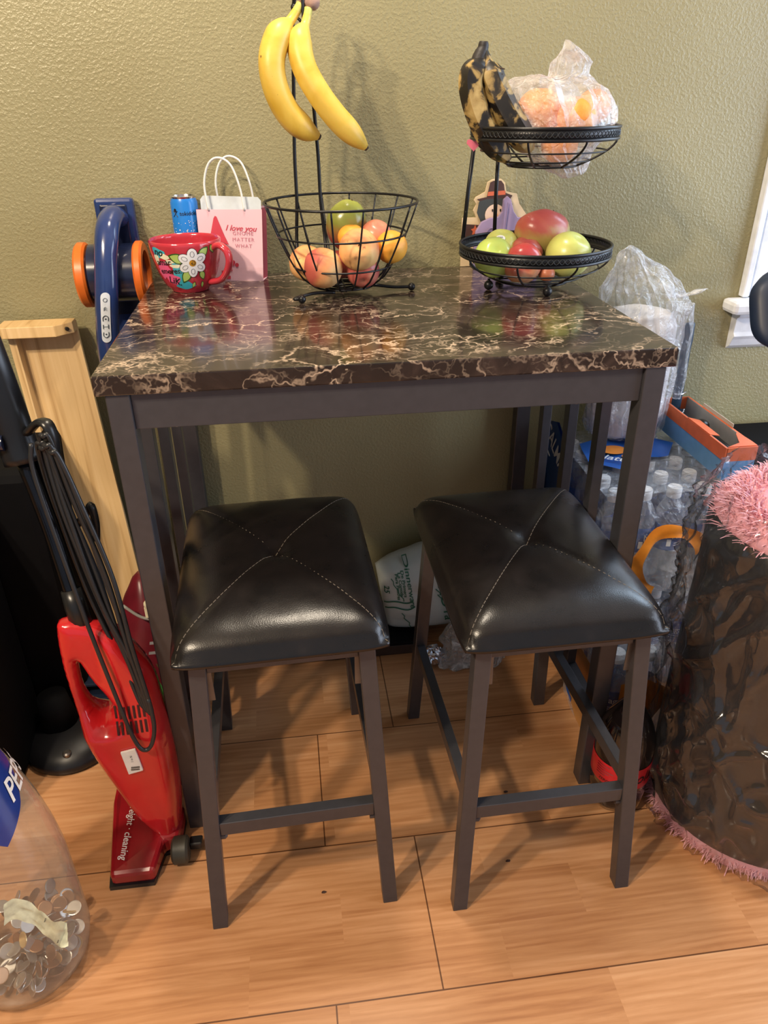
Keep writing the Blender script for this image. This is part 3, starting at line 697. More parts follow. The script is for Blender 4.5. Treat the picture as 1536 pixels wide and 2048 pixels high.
flat('hat', dkbr, [[(.679, 1.046), (.700, 1.050), (.706, 1.078), (.713, 1.081), (.729, 1.081), (.735, 1.074), (.738, 1.058), (.755, 1.052), (.750, 1.045), (.715, 1.047), (.690, 1.040)]], 1.0, wc, yb=.6385)
flat('hat_band', rust, [[(.701, 1.052), (.7025, 1.060), (.7385, 1.062), (.7395, 1.054)]], 2.0, wc, yb=.6385)
flat('hair', hairm, [[(.684, 1.042), (.700, 1.046), (.745, 1.047), (.756, 1.035), (.748, 1.015), (.735, 1.0), (.690, 1.000), (.680, 1.020)]], 2.0, wc, yb=.6385)
flat('painted_face', skin, [ell(.719, 1.015, .0215, .021)], 3.0, wc, yb=.6385)
flat('nose', M('carrot nose paint', (.75, .42, .16), .5), [ell(.722, 1.013, .003, .006, 10)], 4.0, wc, yb=.6385)
flat('eye', ink, [ell(.713, 1.024, .0014, .003, 10), ell(.730, 1.024, .0014, .003, 10)], 4.0, wc, yb=.6385)
bm = B(); add_tube(bm, smooth_path([(.708, .6330, 1.010), (.712, .6330, 1.004), (.718, .6330, 1.003), (.726, .6330, 1.003), (.732, .6330, 1.009)], 3), .0006, 5); obj('smile', bm, ink, wc)
flat('scarf_block', dkbr, [[(.652, .972), (.690, .968), (.690, .995), (.652, .998)]], 1.0, wc, yb=.6385)
flat('leaf_motif', rust, [[(.672, .975), (.678, .979), (.684, .975), (.682, .984), (.686, .989), (.680, .990), (.678, .996), (.675, .989), (.669, .987), (.673, .983)]], 2.0, wc, yb=.6385)
pg = [(.672, .911), (.672, .955), (.676, .985), (.688, 1.003), (.706, 1.010), (.724, 1.012), (.732, 1.022), (.734, 1.045), (.742, 1.052), (.750, 1.045), (.757, 1.022), (.766, 1.010), (.790, 1.008), (.808, .995), (.815, .97), (.815, .911)]
bm = B(); add_plate(bm, pg, lambda u, v, w: (u, .612+w+(v-.911)*.12, v), .008)
pc = tag(obj('purple_cutout', bm, purple, origin=(.74, .615, H), bevel=.0015), 'lavender painted wooden shape leaning in front of the scarecrow figure', 'wood cutout')
bm = B(); add_tube(bm, smooth_path([(.688, .6118+.005, .952), (.700, .6185, .985), (.712, .6195, .990), (.720, .618, .975)], 4), .0012, 5); add_tube(bm, smooth_path([(.734, .6118, .94), (.737, .617, .98), (.742, .6225, 1.04)], 4), .0012, 5)
obj('carved_line', bm, M('dark lavender', (.2, .14, .24), .6), pc)

# ------------------------------------------------------------------ mug
mc = (.086, .520, H); MH = .094
def mug_r(z): k = max(0, min(1, z/MH)); return .036+.031*(math.sin(k*PI/2)**.75) if z > .004 else .036
mg = thing('mug', 'wide red mug hand-painted with a white flower on the table corner', 'mug', mc)
mug_red = M('glossy red glaze', (.50, .035, .055), .14, coat=.6, var=.04)
bm = B()
prof = [(.034, 0), (.036, .002)]+[(mug_r(z), z) for z in [.004+(MH-.004)*k/16 for k in range(17)]]+[(mug_r(MH)-.0015, MH+.0012), (mug_r(MH)-.004, MH-.001)]+[(mug_r(z)-.0045, z) for z in [MH-.005-(MH-.012)*k/10 for k in range(11)]]+[(.003, .006)]
add_lathe(bm, prof, mc, 56); obj('cup', bm, mug_red, mg, smooth=True, auto=1.0)
bm = B()
ha = math.radians(-32)
def hp_(r, z): return (mc[0]+r*math.cos(ha), mc[1]+r*math.sin(ha), H+z)
hpts = smooth_path([hp_(.060, .080), hp_(.078, .087), hp_(.094, .078), hp_(.098, .060), hp_(.090, .040), hp_(.074, .024), hp_(.050, .018)], 6)
add_tube(bm, hpts, .0068, 12, flat=(1.3, .9)); obj('handle', bm, mug_red, mg, smooth=True)
def mf(off=.0008):
    def f(u, v):      # u metres around from the camera-facing side, v height
        a = math.radians(-86)+u/.062; r = mug_r(v)+off; return (mc[0]+r*math.cos(a), mc[1]+r*math.sin(a), H+v)
    return f
def mdec(name, col, polys, off, cuts=2, **k):
    bm = B()
    for p in polys: add_decal(bm, p, mf(off), cuts)
    return obj(name, bm, col, mg, **k)
blob = lambda cx, cy, rx, ry, s: [(cx+rx*(1+.25*math.sin(3*a+s))*math.cos(a), cy+ry*(1+.25*math.cos(2*a+s))*math.sin(a)) for a in [2*PI*k/18 for k in range(18)]]
mdec('paint_patch', M('teal paint', (.05, .42, .55), .2, coat=.4), [blob(-.052, .078, .014, .010, 1), blob(-.017, .045, .012, .018, 2), blob(-.008, .018, .022, .007, 3)], .0004, label='teal brush patches')
mdec('paint_patch', M('pink paint', (.85, .12, .28), .2, coat=.4), [blob(-.045, .052, .014, .010, 4), blob(-.035, .030, .016, .012, 1), blob(-.055, .040, .008, .012, 5)], .0005, label='hot pink brush patches')
mdec('paint_patch', M('pale cream paint', (.85, .80, .60), .2, coat=.4), [blob(-.038, .072, .010, .005, 2), blob(-.030, .063, .010, .003, 3), blob(-.058, .065, .006, .012, 0), blob(-.02, .055, .01, .004, 0)], .0006, label='cream brush patches')
fl = (.012, .060)
leaves = [leafp(fl[0]-.010, fl[1]+.003, .034, .011, PI-.35), leafp(fl[0]-.004, fl[1]-.010, .034, .010, PI+.95), leafp(fl[0]+.010, fl[1]+.008, .028, .009, .75), leafp(fl[0]+.014, fl[1]-.014, .022, .007, -1.15), leafp(fl[0]+.020, .024, .014, .004, -1.5), leafp(fl[0]+.003, .024, .014, .004, -2.1), leafp(.048, .090, .018, .006, -1.2)]
lf = mdec('painted_leaf', M('dark green outline', (.03, .10, .02), .25), leaves, .0008)
inner = []
for p in leaves:
    cx = sum(a for a, b in p)/len(p); cy = sum(b for a, b in p)/len(p); inner.append([(cx+(a-cx)*.78, cy+(b-cy)*.78) for a, b in p])
mdec('leaf_fill', M('leaf green', (.42, .58, .14), .2, coat=.4), inner, .0010)
pet_o, pet_i = [], []
for k in range(6):
    a = k*PI/3+.5; cx, cy = fl[0]+.0152*math.cos(a), fl[1]+.0152*math.sin(a)
    pet_o.append(ell(cx, cy, .0120, .0094, 20, a)); pet_i.append(ell(cx, cy, .0111, .0085, 20, a))
mdec('petal_outline', ink, pet_o, .0012); mdec('petal', M('white glaze', (.85, .84, .86), .2, coat=.4), pet_i, .0014)
bm = B()
for k in range(6):
    a = k*PI/3+.5; cx, cy = fl[0]+.0158*math.cos(a), fl[1]+.0158*math.sin(a)
    add_tube(bm, [mf(.0015)(u, v) for u, v in ell(cx, cy, .0052, .0035, 16, a)], .00035, 4, True)
add_tube(bm, [mf(.0020)(fl[0]+.0006*q*math.cos(q*.9), fl[1]+.0006*q*math.sin(q*.9)) for q in range(10)], .0005, 4)
obj('petal_line', bm, ink, mg)
mdec('flower_centre', M('ochre paint', (.55, .26, .02), .3), [ell(fl[0], fl[1], .0062, .0062)], .0016)
bm = B()
for s, u, v, sz, r in (('no', -.050, .079, .019, -.1), ('amar', -.044, .061, .016, .05), ('emores.', -.034, .045, .0145, .05), ('LiK.', -.030, .026, .019, -.2)):
    add_text(bm, s, sz, mf(.0011), (u, v), r, shear=.2, bold=.0004)
obj('handwriting', bm, ink, mg)

# ------------------------------------------------------------------ drink can
cn = thing('drink_can', 'tall blue drink can with white stars behind the red mug', 'can', (.081, .628, H))
cc = (.081, .628); cr = .0265
bm = B(); add_lathe(bm, [(.020, .001), (cr, .007), (cr, .147), (.0235, .155)], (cc[0], cc[1], H), 40); obj('can_body', bm, M('blue metallic print', (.02, .22, .72), .25, 0, var=.05), cn, smooth=True, auto=.8)
bm = B(); add_lathe(bm, [(.0235, .154), (.0243, .158), (.0225, .159), (.021, .154), (.002, .154)], (cc[0], cc[1], H), 40); lid = obj('lid', bm, M('aluminium', (.75, .75, .76), .2, 1), cn, smooth=True, auto=.5)
bm = B(); add_plate(bm, ell(cc[0]+.004, cc[1], .008, .005), lambda u, v, w: (u, v, H+.1555+w), .001); obj('pull_tab', bm, M('aluminium', (.75, .75, .76)), lid)
def cf(off):
    def f(u, v): a = math.radians(-95)+u/cr; return (cc[0]+(cr+off)*math.cos(a), cc[1]+(cr+off)*math.sin(a), H+v)
    return f
bm = B(); add_text(bm, 'tokidoki', .0105, cf(.0004), (.012, .128), 0, bold=.0002); obj('lettering', bm, ink, cn)
bm = B()
add_tube(bm, [cf(.0005)(-.020, .122), cf(.0005)(-.010, .133)], .0008, 4); add_tube(bm, [cf(.0005)(-.020, .133), cf(.0005)(-.010, .122)], .0008, 4); add_decal(bm, ell(-.015, .134, .003, .0035), cf(.0005)); obj('crossbones_mark', bm, ink, cn)
bm = B()
for k in range(70):
    u = random.uniform(-.035, .035); v = random.uniform(.075, .115); r = random.uniform(.0004, .0013)*(1.2 if v < .1 else .8); add_decal(bm, ell(u, v, r, r, 7), cf(.0004))
obj('star_print', bm, white_pl, cn)

# ------------------------------------------------------------------ pink gift bag
gb = thing('gift_bag', 'small pink paper gift bag with white twisted handles behind the mug', 'gift bag', (.166, .60, H))
bl, br = Vector((.104, .597)), Vector((.226, .571)); dx = (br-bl); Lb = dx.length; dx.normalize(); dn = Vector((-dx.y, dx.x))
def gf(off=0):
    def f(u, v, w=0):
        p = bl+dx*u+dn*(-off+w+v*.06); return (p.x+v*.05*(u/Lb), p.y, H+v)
    return f
pinkp = M('pale pink paper', (.86, .58, .68), .55, vscale=12, var=.04); pinkd = M('rose red paper side', (.42, .06, .09), .6)
BH = .135; bd = .040
bm = B(); g = gf()
def quad(bm, *p): bm.faces.new([bm.verts.new(q) for q in p])
def sheet(bm, f, u0, u1, v0, v1, w, nu=6, nv=8, amp=.0012):
    G = [[bm.verts.new(Vector(f(u0+(u1-u0)*i/nu, v0+(v1-v0)*j/nv, w))+Vector((0, amp*noise.noise(Vector((i*.7, j*.6, w*90))), 0))) for j in range(nv+1)] for i in range(nu+1)]
    for i in range(nu):
        for j in range(nv): bm.faces.new((G[i][j], G[i+1][j], G[i+1][j+1], G[i][j+1]))
sheet(bm, g, 0, Lb, 0, BH, 0); obj('front_panel', bm, pinkp, gb, smooth=True)
bm = B(); quad(bm, g(0, 0, bd), g(Lb, 0, bd), g(Lb, BH+.002, bd), g(0, BH+.002, bd)); obj('back_panel', bm, pinkp, gb)
bm = B()
for u in (0, Lb):
    m_ = (u-.005 if u else u+.005)
    quad(bm, g(u, 0, 0), g(m_, 0, bd/2), g(m_, BH, bd/2), g(u, BH, 0)); quad(bm, g(m_, 0, bd/2), g(u, 0, bd), g(u, BH, bd), g(m_, BH, bd/2))
obj('gusset', bm, pinkd, gb)
bm = B(); quad(bm, g(0, .0006, 0), g(Lb, .0006, 0), g(Lb, .0006, bd), g(0, .0006, bd)); obj('base_fold', bm, pinkp, gb)
bm = B(); sheet(bm, gf(.0005), 0, Lb, 0, .026, 0, 6, 2, .0004); obj('bottom_flap', bm, M('pink flap', (.82, .54, .63), .55), gb, smooth=True)
bm = B()
cardp = [(.006, .02), (Lb-.004, .02), (Lb-.004, BH+.014), (Lb-.010, BH+.021), (.012, BH+.024), (.006, BH+.017)]
add_plate(bm, cardp, lambda u, v, w: g(u, v, .012+w), .001)
tag(obj('card', bm, M('pale blue card', (.66, .74, .80), .6), origin=(.16, .61, H)), 'pale blue rounded card standing inside the pink gift bag', 'card')
bm = B()
for w in (-.001, bd+.001):
    dxo = 0 if w < 0 else .010
    p = smooth_path([g(.024+dxo, BH-.002, w), g(.020+dxo, BH+.045, w), g(.030+dxo, BH+.080, w), g(.048+dxo, BH+.092, w), g(.070+dxo, BH+.080, w), g(.085+dxo, BH+.040, w), g(.092+dxo, BH-.002, w)], 8)
    add_tube(bm, p, .0021, 8)
obj('handle', bm, M('white paper cord', (.85, .85, .83), .7), gb, smooth=True)
red_print = M('crimson print', (.62, .05, .09), .5); faint = M('soft rose print', (.62, .24, .32), .5)
bm = B(); f_ = gf(.0012)
add_decal(bm, [(.020, .074), (.058, .070), (.051, .086), (.038, .122), (.035, .1235), (.032, .119), (.024, .090)], f_)
add_decal(bm, ell(.065, .036, .004, .004, 12)+[], f_); add_decal(bm, ell(.072, .031, .004, .004, 12), f_); add_decal(bm, [(.060, .035), (.0685, .036), (.0655, .0285)], f_)
add_decal(bm, [(.040, .020), (.052, .020), (.052, .010), (.058, .010), (.058, .004), (.046, .003), (.044, .010), (.040, .010)], f_)
add_decal(bm, [(.050, .026), (.062, .026), (.062, .019), (.050, .019)], f_)
obj('gnome_print', bm, red_print, gb)
bm = B(); add_text(bm, 'I love you', .0150, f_, (.083, .100), -.04, shear=.35, bold=.0002); obj('script_lettering', bm, red_print, gb)
bm = B()
for s, v in (('GNOME', .0905), ('MATTER', .079), ('WHAT', .067)): add_text(bm, s, .0098, f_, (.087, v), -.02, spacing=1.25)
obj('capital_lettering', bm, faint, gb)

# ------------------------------------------------------------------ navy cordless appliance on the wall side
mp_ = thing('cordless_cleaner', 'navy blue cordless cleaner with two orange rings leaning on the wall left of the table', 'cleaner', (-.06, .6, 0))
bm = B(); add_box(bm, -.094, -.018, .632, .654, .80, 1.066); obj('back_plate', bm, navy_gloss, mp_, bevel=.006)
bm = B(); add_box(bm, -.083, -.031, .6285, .634, .84, 1.055); obj('inset_panel', bm, navy_dark, mp_, bevel=.004)
bm = B(); add_lathe(bm, [(.050, -.050), (.056, -.046), (.056, .046), (.050, .050)], (-.062, .590, .932), 40, 'X'); obj('drum', bm, navy_dark, mp_, smooth=True, auto=.7)
for x0, x1 in ((-.133, -.112), (-.022, -.004)):
    bm = B(); add_lathe(bm, [(.058, x0), (.062, x0+.004), (.062, x1-.004), (.058, x1), (.044, x1), (.044, x0)], (0, .590, .930), 48, 'X', False, False)
    bm.verts.ensure_lookup_table(); obj('orange_ring', bm, orange_pl, mp_, smooth=True, auto=.6)
for x0, x1 in ((-.114, -.108), (-.030, -.021)):
    bm = B(); add_lathe(bm, [(.052, x0), (.052, x1)], (0, .590, .930), 40, 'X'); obj('collar', bm, navy_dark, mp_, smooth=True, auto=.7)
bm = B(); p = smooth_path([(-.052, .632, 1.030), (-.055, .600, 1.038), (-.060, .560, 1.020), (-.066, .535, .975), (-.073, .522, .92), (-.082, .520, .86), (-.090, .524, .80), (-.094, .532, .74), (-.095, .54, .60), (-.090, .56, .30), (-.085, .58, .03)], 7)
add_tube(bm, p, .0225, 20, flat=(1, .85)); obj('handle_tube', bm, navy_gloss, mp_, smooth=True)
bm = B(); add_lathe(bm, [(.06, 0), (.065, .008), (.06, .028), (.03, .036)], (-.085, .575, 0), 32); obj('foot', bm, navy_dark, mp_, smooth=True, auto=.7)
def tube_surface(off):
    P = p
    def f(u, v):    # v: height, u across
        k = min(range(len(P)-1), key=lambda i: abs(P[i].z-v)); a = P[k]; a2 = P[k+1] if P[k].z > v else P[k-1]
        t = 0 if a2.z == a.z else (v-a.z)/(a2.z-a.z); c = a.lerp(a2, max(0, min(1, t)))
        an = -PI/2+.05+u/.0225; return (c.x+(.0225+off)*math.cos(an), c.y+(.0205+off)*math.sin(an), v)
    return f
bm = B(); ts_ = tube_surface(.0008)
pan = [(.0088*math.cos(a), .905+.009*math.sin(a)) for a in [PI*k/10 for k in range(11)]]+[(-.0088*math.cos(a), .826-.009*math.sin(a)) for a in [PI*k/10 for k in range(11)]]
add_decal(bm, pan, ts_, 3); pn = obj('button_panel', bm, M('pale button panel', (.70, .76, .84), .35), mp_, smooth=True)
bm = B(); f2 = tube_surface(.0016)
add_tube(bm, [f2(.0035*math.cos(a), .900+.0035*math.sin(a)) for a in [2*PI*k/16 for k in range(16)]], .0005, 4, True)
for dz in (0, .0022, .0044): add_tube(bm, [f2(-.003, .880+dz), f2(0, .8825+dz), f2(.003, .880+dz)], .0004, 4)
for zc, s in ((.864, 1), (.834, -1)):
    add_tube(bm, smooth_path([f2(-.0045, zc-s*.004), f2(-.0045, zc+s*.003), f2(0, zc+s*.0065), f2(.0045, zc+s*.003), f2(.0045, zc-s*.004)], 4), .0008, 5)
    add_decal(bm, ell(0, zc, .0016, .0016, 10), f2)
for du in (-.0045, .0045): add_tube(bm, [f2(du, .845), f2(du, .853)], .0008, 5)
add_tube(bm, [f2(-.0045, .849), f2(.0045, .849)], .0006, 5)
obj('button_symbol', bm, M('slate print', (.05, .07, .09), .5), pn)

# ------------------------------------------------------------------ leaning pine shelf
px = thing('pine_shelf', 'pale pine shelf board with an end lip leaning on the wall at left', 'shelf', (-.22, .5, 0))
def pf(u, v, w):    # u across, v along from floor, w thickness towards the room
    x = -.228+.09*(1-v/.84)+u; y = .44+.19*(v/.84)-w; z = v*.985; return (x, y, z)
bm = B(); add_plate(bm, [(-.075, 0), (.058, 0), (.058, .845), (-.075, .845)], pf, .010); obj('board', bm, pine_m, px, bevel=.001)
bm = B(); add_plate(bm, [(-.075, 0), (-.060, 0), (-.060, .83), (-.075, .83)], lambda u, v, w: pf(u, v, .010+w), .028); obj('side_lip', bm, pine_m, px, bevel=.001)
bm = B()
lp_ = [(-.085, .004), (-.085, .055), (-.075, .064), (.028, .064), (.058, .034), (.058, .004)]
def lf_(u, v, w): q = pf(u, .828+w, 0); return (q[0], q[1]-v, q[2])
add_plate(bm, lp_, lf_, .022); lip = obj('end_lip', bm, pine_m, px, bevel=.0015)
bm = B(); add_tube(bm, [(Vector(lf_(.046, .044, .011))+Vector((.004, -.004, 0))), (Vector(lf_(.046, .044, .011))+Vector((-.004, .004, 0)))], .004, 12); obj('screw_hole', bm, M('dark hole', (.02, .015, .01), .9), lip)

# ------------------------------------------------------------------ red stick vacuum
vac = thing('stick_vacuum', 'red upright stick vacuum with coiled black cord left of the table', 'vacuum', (-.06, .0, 0))
red_pl = M('glossy red plastic', (.62, .018, .022), .16, coat=.5, var=.03)
red_dk = M('deep red plastic', (.34, .012, .018), .22, coat=.4)
outer = smooth_path([(p_[0], 0, p_[1]) for p_ in ((-.119, .516), (-.127, .50), (-.131, .45), (-.131, .397), (-.124, .30), (-.111, .237), (-.091, .168), (-.069, .096), (-.036, .022), (-.012, .012), (.003, .04), (.013, .12), (.016, .204), (.014, .28), (.010, .328), (.004, .40), (-.020, .455), (-.044, .492), (-.084, .512))], 3, True)
hole = smooth_path([(p_[0], 0, p_[1]) for p_ in ((-.108, .440), (-.092, .395), (-.062, .338), (-.076, .318), (-.098, .328), (-.112, .375))], 4, True)
def body_mesh():
    """thick rounded body following the outline, with the grip opening left open"""
    bm = B(); no, nh = len(outer), len(hole)
    # bridge outline and grip hole with a fill
    t = bmesh.new(); vo = [t.verts.new((q.x, q.z, 0)) for q in outer]; vh = [t.verts.new((q.x, q.z, 0)) for q in hole]
    eo = [t.edges.new((vo[i], vo[(i+1)%no])) for i in range(no)]; eh = [t.edges.new((vh[i], vh[(i+1)%nh])) for i in range(nh)]
    bmesh.ops.triangle_fill(t, edges=eo+eh, use_beauty=True)
    for _ in range(4): bmesh.ops.subdivide_edges(t, edges=[e for e in t.edges if e.calc_length() > .008 and not e.is_boundary], cuts=1, use_grid_fill=False); bmesh.ops.triangulate(t, faces=t.faces[:])
    def inside(c):
        k = False
        for i in range(nh):
            a, b = hole[i], hole[(i+1) % nh]
            if (a.z > c.y) != (b.z > c.y) and c.x < (b.x-a.x)*(c.y-a.z)/(b.z-a.z)+a.x: k = not k
        return k
    bmesh.ops.delete(t, geom=[f for f in t.faces if inside(f.calc_center_median())], context='FACES')
    bmesh.ops.beautify_fill(t, faces=t.faces[:], edges=[e for e in t.edges if not e.is_boundary])
    bnd = {v for e in t.edges if e.is_boundary for v in e.verts}
    segs = [(Vector((a.x, a.z)), Vector((b.x, b.z))) for L_ in (outer, hole) for a, b in zip(L_, L_[1:]+L_[:1])]
    def dist(p2):
        m_ = 1
        for a, b in segs:
            ab = b-a; k = max(0, min(1, (p2-a).dot(ab)/max(1e-12, ab.dot(ab)))); m_ = min(m_, (p2-a-ab*k).length)
        return m_
    F, K = {}, {}
    for v in t.verts:
        d = 0 if v in bnd else dist(Vector((v.co.x, v.co.y))); k = math.sqrt(max(0, 1-(1-min(1, d/.022))**2))
        z = v.co.y; th = .030+.016*min(1, max(0, (.40-z)/.1)); th = th*(1-.35*max(0, (.10-z)/.10)); th -= .016*max(0, min(1, (-.045-v.co.x)/.03))*max(0, min(1, (z-.30)/.04))
        y = .006+th*k; F[v] = bm.verts.new((v.co.x, -y, z)); K[v] = bm.verts.new((v.co.x, y, z))
    for f in t.faces:
        bm.faces.new([F[v] for v in f.verts]); bm.faces.new([K[v] for v in reversed(f.verts)])
    for e in t.edges:
        if e.is_boundary: a, b = e.verts; bm.faces.new((F[a], F[b], K[b], K[a]))
    t.free(); return bm
body = obj('body', body_mesh(), red_pl, vac, smooth=True)
def bf(off=.0): return lambda u, v: (u, -.0535-off+max(0, .0)*0, v)
bm = B()
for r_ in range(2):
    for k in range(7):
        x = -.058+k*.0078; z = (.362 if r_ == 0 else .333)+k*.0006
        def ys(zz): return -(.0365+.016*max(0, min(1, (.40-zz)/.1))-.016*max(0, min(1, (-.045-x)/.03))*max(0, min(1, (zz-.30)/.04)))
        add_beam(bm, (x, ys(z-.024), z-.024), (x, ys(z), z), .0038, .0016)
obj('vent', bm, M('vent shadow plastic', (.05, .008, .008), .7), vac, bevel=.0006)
bm = B(); add_plate(bm, [(-.060, .276), (-.035, .281), (-.030, .230), (-.055, .224)], lambda u, v, w: (u, -.0565+w, v), .004); sk = obj('paper_label', bm, M('white label', (.85, .83, .78), .5), vac, bevel=.0008, label='white paper label with small print')
bm = B()
for i in range(9):
    for j in range(2):
        x = -.0490+i*.0016+j*.001; add_decal(bm, [(x, .233+j*.005), (x+.0011, .233+j*.005), (x+.0011, .237+j*.005), (x, .237+j*.005)], lambda u, v: (u, -.0568, v))
add_text(bm, '1 in N', .006, lambda u, v: (u, -.0568, v), (-.044, .260), PI/2); obj('print', bm, ink, sk)
# floor head
bm = B()
hd = [(-.134, .150), (-.132, .05), (-.112, -.107), (-.036, -.107), (-.024, -.050), (.004, -.045), (.006, .02), (-.02, .08), (-.10, .150)]
add_plate(bm, hd, lambda u, v, w: (u, v, .006+w*(1 if v > -.09 else .75)), .040); obj('floor_head', bm, red_dk, vac, bevel=.008)
bm = B(); add_plate(bm, [(a*1.03-.0005, b*1.03) for a, b in hd], lambda u, v, w: (u, v, w), .009); obj('bumper', bm, black_pl, vac)
bm = B(); add_text(bm, 'easy · lightweight · cleaning', .0185, lambda u, v: (-.090+v, .015-u, .0485), (.0, .0), 0, shear=.25, bold=.0003); obj('script_lettering', bm, M('white print', (.9, .88, .88), .5), vac)
for x, y in ((-.006, -.062), (.022, .09)):
    bm = B(); add_lathe(bm, [(.020, -.015), (.025, -.011), (.025, .011), (.020, .015)], (x+.012, y, .026), 28, 'X'); w_ = obj('wheel', bm, M('dark olive rubber', (.045, .042, .03), .5), vac, smooth=True, auto=.6)
bm = B(); add_box(bm, .02, .044, -.055, -.035, .012, .028); obj('axle_cap', bm, black_pl, vac, bevel=.003)
# neck and tubes
bm = B(); add_tube(bm, smooth_path([(-.088, 0, .49), (-.100, .02, .56), (-.118, .05, .66), (-.138, .07, .77)], 4), .0125, 18); obj('metal_tube', bm, M('black chrome', (.03, .03, .035), .12, .9), vac, smooth=True)
bm = B(); add_tube(bm, [(-.087, 0, .485), (-.096, .012, .535), (-.100, .02, .560)], [.018, .017, .0155], 18); obj('neck_collar', bm, black_pl, vac, smooth=True)
bm = B(); add_tube(bm, smooth_path([(-.137, .068, .762), (-.143, .075, .80), (-.150, .08, .86), (-.165, .09, .96), (-.18, .10, 1.02)], 4), .029, 20, flat=(1.0, .8)); obj('upper_handle', bm, M('graphite plastic', (.008, .009, .012), .32), vac, smooth=True)
bm = B(); add_lathe(bm, [(.010, -.012), (.012, -.008), (.012, .012)], (-.165, .055, .80), 20, 'X'); obj('button', bm, navy_dark, vac, smooth=True, auto=.6)
bm = B(); add_tube(bm, [(-.062, .04, .42), (-.080, .06, .52), (-.098, .075, .60), (-.118, .085, .70), (-.128, .09, .78)], [.017, .019, .021, .016, .015], 16, flat=(1, .75)); obj('hose_tube', bm, black_matte, vac, smooth=True)
bm = B()
add_tube(bm, smooth_path([(-.118, .06, .812), (-.096, .045, .832), (-.079, .03, .835), (-.074, .026, .815), (-.076, .026, .79)], 4), .008, 12, flat=(1.2, .7)); obj('cord_hook', bm, black_pl, vac, smooth=True)
bm = B(); add_tube(bm, smooth_path([(-.075, .05, .66), (-.052, .035, .69), (-.044, .03, .70), (-.043, .03, .67), (-.048, .032, .64)], 4), .006, 10)
obj('cord_hook', bm, black_pl, vac, smooth=True)
bm = B()
for k in range(7):
    o_ = k*.0055+random.uniform(-.003, .003); s = (k-3)*.004+random.uniform(-.004, .004); top = .822-abs(k-3)*.006-random.uniform(0, .012)
    P_ = [(-.102+o_*.7, .022-s*.6, top-.012), (-.094+o_*.7, .012-s, top), (-.086+o_*.7, .012-s, top-.006), (-.078+o_, .006-s, .72), (-.058+o_+random.uniform(-.006, .006), -.008-s, .60), (-.034+o_*.8, -.030-s, .48), (-.012+o_*.5, -.048-s*.5, .385-.004*k), (-.018+o_*.4, -.044-s*.5, .372), (-.040+o_*.9, -.028-s, .44), (-.070+o_*.8+random.uniform(-.007, .004), -.006-s, .56), (-.095+o_*.8, .012-s, .70)]
    add_tube(bm, smooth_path(P_, 7, True), .0036, 8, True)
P_ = [(-.100, .010, .815), (-.104, .004, .77), (-.088, -.012, .64), (-.070, -.030, .52), (-.045, -.052, .38), (-.032, -.060, .31), (-.020, -.064, .286), (-.006, -.062, .292), (.004, -.058, .33), (.002, -.052, .385)]
add_tube(bm, smooth_path(P_, 8), .0036, 8)
obj('power_cord', bm, M('black rubber cord', (.02, .02, .022), .35), vac, smooth=True)

# ------------------------------------------------------------------ dark things at the far left
bm = B(); add_box(bm, -.80, -.235, .34, .62, 0, .62); add_box(bm, -.80, -.335, .05, .34, 0, .60)
single('black_bin', bm, black_matte, 'tall black box-shaped bin in the shadow at the far left', 'bin', (-.55, .3, 0), bevel=.02)
fb = thing('upright_fan', 'black round-based appliance on the floor behind the red vacuum', 'appliance', (-.262, .235, 0))
bm = B(); add_lathe(bm, [(.088, 0), (.094, .008), (.092, .022), (.070, .038), (.045, .046), (.03, .05)], (-.262, .262, 0), 44); obj('base', bm, M('satin black', (.009, .009, .011), .4), fb, smooth=True, auto=.9)
bm = B(); add_tube(bm, [(-.285, .285, .04), (-.29, .29, .12)], [.04, .03], 24); obj('column', bm, black_matte, fb, smooth=True)
bm = B(); add_lathe(bm, [(.009, 0), (.009, .006), (.006, .009)], (-.252, .195, .036), 18); obj('bolt', bm, M('dull steel', (.3, .27, .25), .35, .9), fb, smooth=True, auto=.6)
bm = B(); add_box(bm, -.25, -.17, .345, .40, .085, .093); add_box(bm, -.262, -.17, .33, .39, .055, .062); obj('pedal', bm, M('blue black plastic', (.02, .03, .06), .25), fb, bevel=.002)

# maroon bag behind the vacuum
mb_ = thing('maroon_bag', 'dark maroon soft bag with grey piping between the vacuum and the table leg', 'bag', (-.06, .30, 0))
mar = M('maroon nylon', (.13, .010, .018), .35, vscale=20, var=.2)
bm = B(); add_sphere(bm, (-.055, .31, .20), .1, 36, (.72, .9, 2.0), lambda d: 1+.08*noise.noise(d*2)); obj('bag_body', bm, mar, mb_, smooth=True)
bm = B(); add_tube(bm, smooth_path([(-.085, .225, .38), (-.055, .222, .352), (-.022, .225, .338), (-.002, .24, .32)], 5), .003, 8); obj('piping', bm, M('grey piping', (.3, .29, .27), .6), mb_, smooth=True)
bm = B(); add_text(bm, 'H', .05, lambda u, v: (-.030+u, .2215+u*.3, .275+v), (0, 0), PI/2-.2, bold=.002); obj('letter_patch', bm, M('silver grey print', (.35, .36, .37), .5), mb_)
bm = B(); add_box(bm, -.045, -.028, .215, .222, .352, .378); add_sphere(bm, (-.036, .22, .382), .010, 10); obj('toggle', bm, M('cream plastic', (.75, .7, .5), .5), mb_, bevel=.002)
gs = thing('artificial_grass', 'bright green plastic grass sprig poking out beside the vacuum', 'grass sprig', (.03, .14, 0))
bm = B()
for k in range(14):
    a = random.uniform(-.5, .5); x0, z0 = .0+random.uniform(-.012, .016), .14+random.uniform(0, .03)
    add_tube(bm, [(x0, .15+random.uniform(-.02, .02), z0), (x0-.006+a*.01, .14, z0+.07), (x0-.012+a*.04, .13+a*.03, z0+.13+random.uniform(0, .03))], [.0022, .002, .0006], 5, flat=(1, .3))
